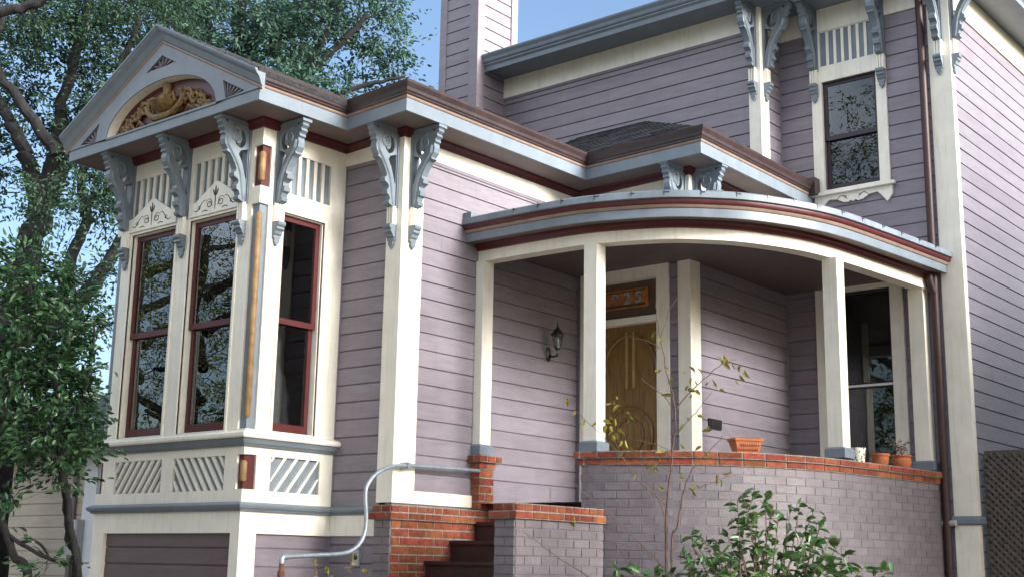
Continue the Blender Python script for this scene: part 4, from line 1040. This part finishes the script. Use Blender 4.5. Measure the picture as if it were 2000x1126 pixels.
mb = MB(); mb.box(F1, .0, 0, 0, 0, 0, 0); mb = MB(); mb.box(Fr((.985, 1.30, 2.58), (0, 1, 0), (1, 0, 0)), -.02, .02, -.03, .03, -.075, .03); mb.build("clamp", M["steel"], hr)
# outlet on the base siding
mb = MB(); mb.poly(F1, rect(.375, .47, 1.57, 1.73), 0.001, .03); ol = mb.build("outlet_cover", M["grey"], H)
mb = MB(); mb.lathe(F1(.425, 1.655, .03), [(0, .004), (.025, .004), (.025, 0)], 10, (X_, Vector((0, 0, 1)), -Y_)); mb.build("socket", M["black"], ol)

# lattice fence right of the house
lf = thing("lattice_fence", (5.9, 7.0, 0), "weathered grey lattice fence panel against the house corner", "fence")
FLt = FY(6.95); x0f, x1f, zf = 4.86, 7.4, 2.98
rl = random.Random(3)
for sg_, oo in ((1, 0.0), (-1, .012)):
    mb = MB(); u = x0f - zf
    while u < x1f + zf:
        a, b = (u, 0), (u + zf * sg_, zf)
        if sg_ < 0: a, b = (u, 0), (u - zf, zf)
        # clip to the panel in u
        def clip(a, b):
            t0, t1 = 0., 1.; du = b[0] - a[0]
            for lim, s_ in ((x0f, 1), (x1f, -1)):
                v = (lim - a[0]) / du
                if (du > 0) == (s_ > 0): t0 = max(t0, v)
                else: t1 = min(t1, v)
            return t0, t1
        t0, t1 = clip(a, b)
        if t1 - t0 > .02:
            P0 = (a[0] + (b[0] - a[0]) * t0, a[1] + zf * t0); P1 = (a[0] + (b[0] - a[0]) * t1, a[1] + zf * t1); w_ = .026
            mb.poly(FLt, [(P0[0] - w_, P0[1]), (P0[0] + w_, P0[1]), (P1[0] + w_, P1[1]), (P1[0] - w_, P1[1])], oo, oo + .01)
        u += .085
    mb.build("lattice", M["wood"], lf)
for x in (x0f + .03, 6.1, x1f):
    mb = MB(); mb.cube(x - .04, x + .04, 6.96, 7.04, 0, zf - .02); mb.build("post", M["wood"], lf)
for z in (.3, 1.62, zf - .06):
    mb = MB(); mb.box(FLt, x0f, x1f, z, z + .09, -.05, -.012); mb.build("rail", M["wood"], lf)
mb = MB()
for k in range(17):
    u = x0f + .15 * k; mb.box(FLt, u, u + .142, 0, zf - .05 + rl.uniform(-.03, .02), -.09, -.07)
mb.build("back_board", M["wood"], lf)

# neighbouring house behind the shrubs at the left
def hitY(px, py, y):
    q = at(px, py, 1.0) - CAM; return CAM + q * ((y - CAM.y) / q.y)
yn = 3.4
pr_ = hitY(186, 1000, yn); xn1 = pr_.x; xn0 = xn1 - 9
nh = thing("neighbour_house", (xn1, yn, 0), "cream sided neighbouring house seen behind the shrubs at left", "house")
FN = FY(yn)
mb = MB(); siding(mb, FN, xn0, xn1 - .3, 0, 3.3, 0, .19); mb.box(FN, xn0, xn1 - .02, 0, 3.3, -4, -.02); nw = mb.build("wall", M["nsiding"], nh)
mb = MB(); mb.box(FN, xn1 - .32, xn1 + .02, 0, 3.3, -.04, .03); mb.build("corner_board", M["white"], nh)
mb = MB(); mb.box(FN, xn1 - .62, xn1 - .52, .9, 3.3, .001, .05); mb.build("window_trim", M["brown"], nh)
mb = MB(); mb.add([(xn0 - .4, yn - .5, 3.3), (xn1 + .4, yn - .5, 3.3), (xn1 + .4, yn + 4.5, 3.3), (xn0 - .4, yn + 4.5, 3.3), (xn0 + 2, yn + 2, 4.6), (xn1 - 2, yn + 2, 4.6)], [(0, 1, 2, 3), (0, 1, 5, 4), (1, 2, 5), (2, 3, 4, 5), (3, 0, 4)]); mb.build("roof", M["shingle"], nh)
em = thing("electric_meter", hitY(158, 1045, yn), "grey electric meter box with round dial on the neighbour's wall", "electric meter")
c = hitY(156, 1047, yn)
mb = MB(); mb.box(Fr((c.x, yn, c.z), (1, 0, 0), (0, -1, 0)), -.15, .15, -.28, .26, .031, .16); mb.build("meter_box", M["grey"], em)
mb = MB(); mb.lathe((c.x + .03, yn - .16, c.z + .12), [(.095, 0), (.095, .03), (.075, .035), (.075, .09), (.06, .105), (0, .108)], 18, (X_, Vector((0, 0, 1)), -Y_)); mb.build("meter_dial", M["white"], em, True)

# ================================================================== plants
def noise3(P, f, seed):
    r = np.random.default_rng(seed); k = r.normal(size=(5, 3)) * f; ph = r.uniform(0, 6.28, 5)
    return np.sin(P @ k.T + ph).mean(axis=1)
def limb(mb, pts, r0, r1, seg=8, wob=.0):
    c = cat_rom(pts, 6); n = len(c)
    out = []
    for i, p in enumerate(c):
        out.append(p + Vector((random.gauss(0, wob), random.gauss(0, wob), random.gauss(0, wob))))
    mb.tube(out, [r0 + (r1 - r0) * (i / (n - 1)) for i in range(n)], seg); return out
def grow_tree(name, label, base, limbs, clumps, leafs, lsize, lmat, group=None, twig_r=.018, spread=.32, up=.55, bark="bark", droop=.15, dens=None, cat="tree", mbranch=3):
    """limbs: lists of (points, r0, r1); clumps: array of leaf-clump centres; each clump hangs on a twig grown from the nearest limb"""
    t = thing(name, base, label, cat, group); mb = MB(); nodes = []
    for pts, r0, r1 in limbs:
        nodes += [(p, r0) for p in limb(mb, pts, r0, r1, 9, r0 * .12)][2:]
    N = np.array([tuple(p) for p, _ in nodes]); cl = np.asarray(clumps)
    # branches: farther clumps attach to nearer ones' twigs (grown outwards)
    dist = np.array([np.min(np.linalg.norm(N - c, axis=1)) for c in cl]); order = np.argsort(dist)
    pts = [tuple(x) for x in N]; arr = np.array(pts); tw = MB(); C = []; D = []
    for i in order:
        c = cl[i]; dd = np.linalg.norm(arr - c, axis=1) ; j = int(np.argmin(dd)); a = Vector(arr[j]); b = Vector(c); L = (b - a).length
        m = a.lerp(b, .5) + Vector((random.gauss(0, .12), random.gauss(0, .12), random.uniform(.0, .16))) * L
        r = min(twig_r, .006 + .007 * L) if L < 2.2 else twig_r * 1.4
        path = [a, a.lerp(m, .55), m, m.lerp(b, .6), b]
        tw.tube(path, [r, r * .85, r * .7, r * .5, r * .28], 5, False)
        arr = np.vstack([arr, np.array([tuple(m), tuple(b)])])
        k = int(leafs * random.uniform(.6, 1.4)); g = NR.normal(size=(k, 3)) * spread * np.array([1, 1, .62]) * random.uniform(.7, 1.25)
        # small sub-twigs carry the leaves
        ns = max(3, k // 9)
        tips = c + NR.normal(size=(ns, 3)) * spread * np.array([1, 1, .7])
        for q in tips:
            tw.tube([b, b.lerp(Vector(q), .5) + Vector((0, 0, .03)), Vector(q)], [r * .3, r * .22, r * .12], 3, False)
        sel = NR.integers(0, ns, k); tt = NR.uniform(.35, 1.05, k)[:, None]
        C.append(c + (tips[sel] - c) * tt + NR.normal(size=(k, 3)) * spread * .16); D.append(tips[sel] - c)
    mb.build("trunk", M[bark], t, True); tw.build("branches", M[bark], t)
    leaf_mesh("crown", np.vstack(C), lsize, lsize * .46, lmat, t, up=up, droop=droop, dirs=np.vstack(D) / spread)
    return t
def px_clumps(blobs, seed, thr=None, f=.8):
    r = np.random.default_rng(seed); out = []
    for px, py, rx_, ry_, dep, rd, n in blobs:
        k = 0
        while k < n:
            u = r.uniform(-1, 1, 3)
            if u @ u > 1: continue
            k += 1; out.append(tuple(at(px + u[0] * rx_, py + u[1] * ry_, dep + u[2] * rd)))
    out = np.array(out)
    if thr is not None: out = out[noise3(out, f, seed) > thr]
    return out
def L_(pts, dep): return [at(q[0], q[1], q[2] if len(q) > 2 else dep) for q in pts]
def ground_pt(px, dep):
    q = at(px, 1103, dep); return Vector((q.x, q.y, -.05))

# big oak at the left, beyond the bay window
b0 = ground_pt(-10, 20)
oak_limbs = [([b0] + L_([(-5, 900), (15, 660), (45, 530), (75, 430)], 20), .28, .19),
    (L_([(75, 430), (62, 340), (38, 275), (10, 225), (-35, 140)], 20), .15, .07),
    (L_([(75, 435), (90, 350), (112, 290), (120, 215), (148, 110), (172, 15), (180, -60)], 20), .14, .045),
    (L_([(80, 425), (118, 345), (152, 290), (205, 212), (240, 120), (275, 30)], 20), .13, .04),
    (L_([(40, 660), (95, 630), (150, 590), (200, 530), (255, 440), (330, 370)], 20.5), .17, .07),
    (L_([(110, 620), (140, 500), (167, 440), (172, 400), (205, 375), (260, 330)], 21), .11, .05), (L_([(168, 425), (158, 360), (165, 320), (190, 270)], 21), .09, .04),
    (L_([(-35, 140), (-130, 100), (-85, 45), (0, 24), (60, 10), (135, -25)], 18), .11, .05),
    (L_([(148, 290), (175, 210), (240, 175), (300, 100)], 19.5), .07, .03), (L_([(112, 300), (40, 200), (-10, 120), (10, 20)], 19.5), .10, .04)]
oak_cl = np.vstack([px_clumps([(30, 60, 190, 130, 20, 1.8, 190), (150, 40, 170, 90, 19.5, 1.6, 150), (300, 20, 120, 80, 20, 1.6, 90), (10, 250, 120, 130, 20, 1.6, 60), (60, 160, 140, 80, 18.6, .8, 60)], 2, -.1, 1.2),
    px_clumps([(170, 310, 120, 120, 20, 1.5, 100), (90, 400, 140, 80, 19.4, 1.0, 60), (250, 170, 100, 90, 20, 1.5, 70), (200, 420, 90, 90, 20.5, 1.2, 64), (150, 530, 120, 70, 20, 1.2, 60), (180, 610, 80, 70, 20.5, 1, 44)], 3, -.1, 1.4)])
grow_tree("oak_tree", "large dark oak with forking trunk left of the bay window", b0, oak_limbs, oak_cl, 62, .075, M["leaf"], "trees around the house", spread=.30, twig_r=.014)
# bay laurel behind the house
b1 = ground_pt(470, 29)
bay_limbs = [([b1] + L_([(468, 700), (472, 300), (478, 120), (470, 20), (455, -80)], 29), .34, .12), (L_([(470, 350), (520, 230), (590, 150), (660, 90), (720, 30)], 29), .16, .05),
    (L_([(540, 220), (640, 190), (720, 165), (790, 150)], 28.5), .09, .03), (L_([(472, 300), (420, 180), (410, 60), (380, -40)], 29), .14, .06), (L_([(590, 150), (640, 60), (680, -20), (700, -80)], 29), .09, .04)]
bay_cl = px_clumps([(450, 60, 150, 130, 29, 2.2, 120), (600, 70, 130, 120, 29, 2.2, 120), (695, 40, 105, 85, 29, 1.8, 66), (720, 130, 95, 65, 28.5, 1.6, 66), (785, 145, 45, 40, 28.5, 1.0, 18), (560, 190, 130, 60, 28, 1.4, 56), (380, 40, 90, 120, 29, 1.8, 50)], 6, -.22, 1.1)
grow_tree("bay_laurel", "broad bushy green tree standing behind the gable roof", b1, bay_limbs, bay_cl, 50, .115, M["leaf2"], "trees around the house", twig_r=.025, spread=.40)
# camellia tree in front of the neighbour's house
b2 = ground_pt(150, 12.4)
cam_limbs = [([b2] + L_([(150, 1120), (136, 1050), (127, 960), (117, 880), (112, 780), (100, 660), (90, 560)], 12.4), .05, .022),
    (L_([(160, 1190), (150, 1090), (137, 1020), (132, 960)], 12.35), .035, .028),
    ([b2 + Vector((-.5, 0, 0))] + L_([(55, 1135), (28, 1085), (8, 1030), (-15, 960), (-20, 850), (10, 700)], 12.4), .05, .02),
    (L_([(6, 1035), (40, 1060), (85, 1085), (130, 1100)], 12.4), .022, .018), (L_([(40, 1058), (68, 1056), (88, 1072), (96, 1090)], 12.4), .016, .012),
    (L_([(117, 880), (160, 780), (180, 690), (185, 620)], 12.5), .022, .01), (L_([(112, 920), (70, 840), (40, 740), (30, 620)], 12.3), .022, .01)]
cam_cl = px_clumps([(50, 640, 110, 150, 12.4, .8, 84), (135, 640, 66, 110, 12.8, .5, 46), (55, 780, 105, 110, 12.4, .7, 62), (140, 760, 55, 110, 12.6, .4, 36), (85, 880, 100, 70, 12.4, .6, 36), (70, 540, 90, 60, 12.6, .6, 34), (150, 545, 50, 60, 13.2, .4, 14), (160, 860, 40, 50, 12.5, .3, 10), (30, 970, 50, 40, 12.4, .3, 5), (105, 1105, 40, 25, 12.2, .2, 4)], 8, -.34, 1.8)
grow_tree("camellia_tree", "small multi-stemmed camellia with glossy dark leaves left of the garage door", b2, cam_limbs, cam_cl, 27, .075, M["camellia"], None, twig_r=.010, spread=.17, up=.5, droop=.25)
# camellia shrub before the brick parapet
def shrub(name, label, base, tips, dep, lmat, lsize, n_fill, region, seed):
    rr = random.Random(seed); t = thing(name, base, label, "shrub"); mb = MB(); C = []; D = []
    T = [(a, b, dep + rr.uniform(-.35, .35)) for a, b in tips]
    for _ in range(n_fill):
        T.append((rr.uniform(region[0], region[1]), rr.uniform(region[2], region[3]), dep + rr.uniform(-.5, .4)))
    for a, b, dd in T:
        q = at(a, b, dd); m = base.lerp(q, .5) + Vector((rr.gauss(0, .08), rr.gauss(0, .08), .12)); m2 = m.lerp(q, .55) + Vector((rr.gauss(0, .04), rr.gauss(0, .04), .05))
        path = cat_rom([base + Vector((rr.gauss(0, .06), rr.gauss(0, .06), 0)), m, m2, q], 6); n = len(path)
        mb.tube(path, [.011 * (1 - .8 * i / n) for i in range(n)], 5, False)
        Lt = (path[-1] - path[-9]).length
        k = int(9 + rr.random() * 5)
        for i in range(k):
            s_ = 1 - (i / k) ** 1.3 * .95
            f_ = 10 + s_ * (n - 11); i0 = int(f_); p = path[i0].lerp(path[min(i0 + 1, n - 1)], f_ - i0)
            d_ = (path[min(i0 + 1, n - 1)] - path[i0 - 1]).normalized(); C.append(p); D.append(d_ * .5 + Vector((rr.gauss(0, .8), rr.gauss(0, .8), rr.gauss(.05, .4))))
    mb.build("stems", M["twig"], t)
    leaf_mesh("foliage", np.array([tuple(c) for c in C]), lsize, lsize * .52, lmat, t, up=.62, droop=.25, dirs=np.array([tuple(d) for d in D]), jit=.4)
    return t
b3 = ground_pt(1480, 11.2)
shrub("camellia_shrub", "glossy green camellia shrub in front of the curved brick parapet", b3,
    [(1450, 962), (1440, 975), (1470, 968), (1495, 975), (1510, 985), (1545, 988), (1562, 985), (1590, 996), (1610, 1006), (1600, 1024), (1440, 1010), (1460, 1020), (1480, 1000), (1520, 1015), (1540, 1035),
     (1572, 1060), (1585, 1040), (1620, 1050), (1640, 1058), (1650, 1080), (1690, 1106), (1722, 1108), (1738, 1112), (1660, 1100), (1420, 1045), (1400, 1058), (1375, 1052), (1352, 1062), (1350, 1045), (1335, 1085), (1345, 1100), (1310, 1112), (1280, 1112), (1225, 1105), (1250, 1115), (1205, 1112),
     (1440, 1060), (1480, 1050), (1500, 1070), (1530, 1080), (1560, 1095), (1600, 1095), (1620, 1110), (1400, 1085), (1440, 1090), (1480, 1095), (1380, 1100), (1420, 1110)], 11.2, M["shrubleaf"], .10, 32, (1330, 1660, 1078, 1190), 21)
# bare sapling with yellowing leaves
b4 = ground_pt(1300, 11.9)
sap = thing("sapling", b4, "slender nearly bare sapling with a few yellowing leaves before the front door", "young tree")
mb = MB(); sl = [([b4] + L_([(1300, 1080), (1304, 970), (1313, 880), (1319, 800), (1305, 735), (1290, 660), (1281, 590)], 11.9), .013, .003),
    ([b4 + Vector((.06, .02, 0))] + L_([(1312, 1080), (1322, 1030), (1334, 960), (1352, 915), (1385, 880), (1412, 850)], 11.85), .012, .003),
    (L_([(1304, 985), (1275, 962), (1245, 935), (1215, 890), (1170, 845), (1122, 800)], 11.9), .008, .002), (L_([(1300, 1010), (1280, 960), (1262, 930), (1250, 900)], 11.8), .006, .002),
    (L_([(1319, 800), (1345, 768), (1380, 735), (1415, 708), (1440, 700)], 11.95), .007, .002), (L_([(1319, 800), (1296, 772), (1270, 752), (1255, 738)], 11.9), .006, .002),
    (L_([(1316, 850), (1345, 820), (1370, 790), (1390, 765)], 12), .005, .0015), (L_([(1309, 920), (1270, 900), (1230, 905), (1160, 903), (1130, 890)], 11.8), .004, .0015),
    (L_([(1215, 890), (1205, 850), (1212, 815), (1200, 780)], 11.9), .004, .0015), (L_([(1290, 660), (1310, 600), (1325, 580)], 11.9), .004, .0015), (L_([(1290, 680), (1262, 665), (1235, 660)], 11.9), .004, .0015),
    (L_([(1334, 960), (1370, 950), (1420, 930), (1455, 922)], 11.8), .004, .0015), (L_([(1300, 1110), (1250, 1060), (1200, 1010), (1140, 960), (1105, 930)], 11.7), .006, .002), (L_([(1240, 1126), (1210, 1070), (1180, 1030)], 11.7), .006, .002), (L_([(1150, 1126), (1080, 1080), (1020, 1035)], 11.6), .006, .002),
    (L_([(1313, 880), (1285, 868), (1262, 862), (1240, 858)], 11.9), .004, .0015)]
for pts, r0, r1 in sl: limb(mb, pts, r0, r1, 5, .004)
mb.build("stems", M["twig"], sap, True)
lp = [(1107, 775), (1124, 802), (1140, 815), (1165, 822), (1176, 820), (1196, 785), (1205, 772), (1210, 790), (1192, 830), (1198, 842), (1204, 838), (1214, 836), (1225, 800), (1228, 815), (1200, 815), (1190, 812), (1208, 850), (1222, 858), (1230, 870), (1215, 880), (1283, 650), (1279, 648), (1296, 715), (1292, 722), (1310, 735), (1313, 770), (1345, 715), (1362, 718), (1350, 735), (1345, 752), (1358, 760), (1342, 758),
      (1400, 695), (1413, 692), (1420, 700), (1430, 708), (1446, 712), (1450, 720), (1444, 730), (1390, 740), (1398, 750), (1385, 745), (1340, 815), (1362, 810), (1385, 830), (1300, 880), (1285, 902), (1290, 900), (1275, 905), (1325, 928), (1350, 942), (1330, 865), (1370, 870), (1240, 925), (1360, 945), (1285, 948), (1400, 925), (1430, 920), (1120, 1008)]
leaf_mesh("leaves", np.array([tuple(at(a, b, 11.9)) for a, b in lp + [(a_ + 7 * (-1) ** i_, b_ + 9) for i_, (a_, b_) in enumerate(lp[::2])]]), .085, .032, M["autumn"], sap, up=.25, droop=1.1, jit=.3)
# low sprig at the foot of the steps
b5 = ground_pt(700, 11.3)
shrub("garden_sprig", "thin arching sprig with pale new leaves below the pipe handrail", b5, [(612, 1092), (640, 1110), (690, 1085), (715, 1112)], 11.3, M["autumn"], .045, 0, (0, 1, 0, 1), 5)
# street trees: some mirrored in the panes, others unseen and added as shade
def street_tree(x, y, h, r, label, seed, n=230, ls=.17, lc=38):
    rr = random.Random(seed); nr = np.random.default_rng(seed); limbs = [([Vector((x, y, -.1)), Vector((x + .2, y, h * .25)), Vector((x - .1, y + .2, h * .5)), Vector((x, y, h * .9))], .32, .08)]
    for k in range(7):
        a = k * .9 + rr.random(); z = h * (.28 + .08 * k); limbs.append(([Vector((x, y, z)), Vector((x + math.cos(a) * r * .4, y + math.sin(a) * r * .4, z + .8)), Vector((x + math.cos(a) * r * .8, y + math.sin(a) * r * .8, z + 1.0))], .12, .04))
    u = nr.normal(size=(n, 3)); u /= np.linalg.norm(u, axis=1)[:, None]; u *= nr.uniform(.35, 1, n)[:, None] ** .6
    cl = np.array([x, y, h * .60]) + u * np.array([r, r, h * .42]); cl = cl[noise3(cl, .8, seed) > -.25]
    grow_tree("street_tree", label, Vector((x, y, 0)), limbs, cl, lc, ls, M["street"], "street trees reflected in the windows", twig_r=.03, spread=.5)
street_tree(15, 0.6, 11.6, 4.6, "unseen leafy tree added at the right to shade the porch side from the low sun", 37, 460)  # unseen, added to dim the low sun on the lower side walls
street_tree(15.5, 9.5, 10.2, 4.4, "unseen leafy tree added beyond the lattice fence to shade the lower right wall", 38, 380)  # second unseen tree, put in to soften sun on the right wall
street_tree(3.6, -10.2, 10.5, 2.7, "unseen dense kerb tree added before the entrance steps to shade the lower front", 34, 330)  # added out of view to darken the lower front, like the next two
street_tree(-2.0, -8.4, 14.2, 2.9, "unseen dense kerb tree added before the bay corner as shade, mirrored in the upper window", 35, 330, .085, 70)
street_tree(-5.6, -9.5, 10, 2.2, "unseen dense kerb tree added before the garage door to shade the lower front", 36, 300)
street_tree(-12.5, -8.6, 9.5, 3.4, "tall street tree out in front, mirrored in the right bay pane", 31, 170, .085, 70)
street_tree(-19, -11.5, 12, 4.2, "wide street tree out in front, mirrored in the left bay pane", 32, 190, .09, 70)
street_tree(-3.0, -22, 15, 3.6, "tallest street tree out in front, mirrored in the upper window", 33)

# unseen neighbouring house at the right, added to block light from the lower walls
n2 = thing("neighbour_house", (9.4, 6.6, 0), "unseen brown house added beyond the lattice fence at right to shade the lower walls", "house")
FN2 = Fr((9.4, 0, 0), (0, 1, 0), (-1, 0, 0))
mb = MB(); siding(mb, FN2, 6.6, 20, 0, 5.6, 0, .19); mb.cube(9.42, 16, 6.6, 20, 0, 5.6); mb.build("wall", M["wood"], n2)
mb = MB(); mb.add([(9.0, 6.2, 5.6), (16.4, 6.2, 5.6), (16.4, 20.4, 5.6), (9.0, 20.4, 5.6), (12.7, 9.4, 7.7), (12.7, 17, 7.7)], [(0, 1, 2, 3), (0, 1, 4), (1, 2, 5, 4), (2, 3, 5), (3, 0, 4, 5)]); mb.build("roof", M["shingle"], n2)
for y_ in (7.5, 11, 15):
    mb = MB(); mb.poly(FN2, rect(y_, y_ + 1.2, 2.0, 4.0), .002, .04, [rect(y_ + .1, y_ + 1.1, 2.1, 3.9)]); w_ = mb.build("window", M["white"], n2)
    mb = MB(); mb.box(FN2, y_ + .1, y_ + 1.1, 2.1, 3.9, .004, .012); mb.build("pane", M["darksash"], w_)
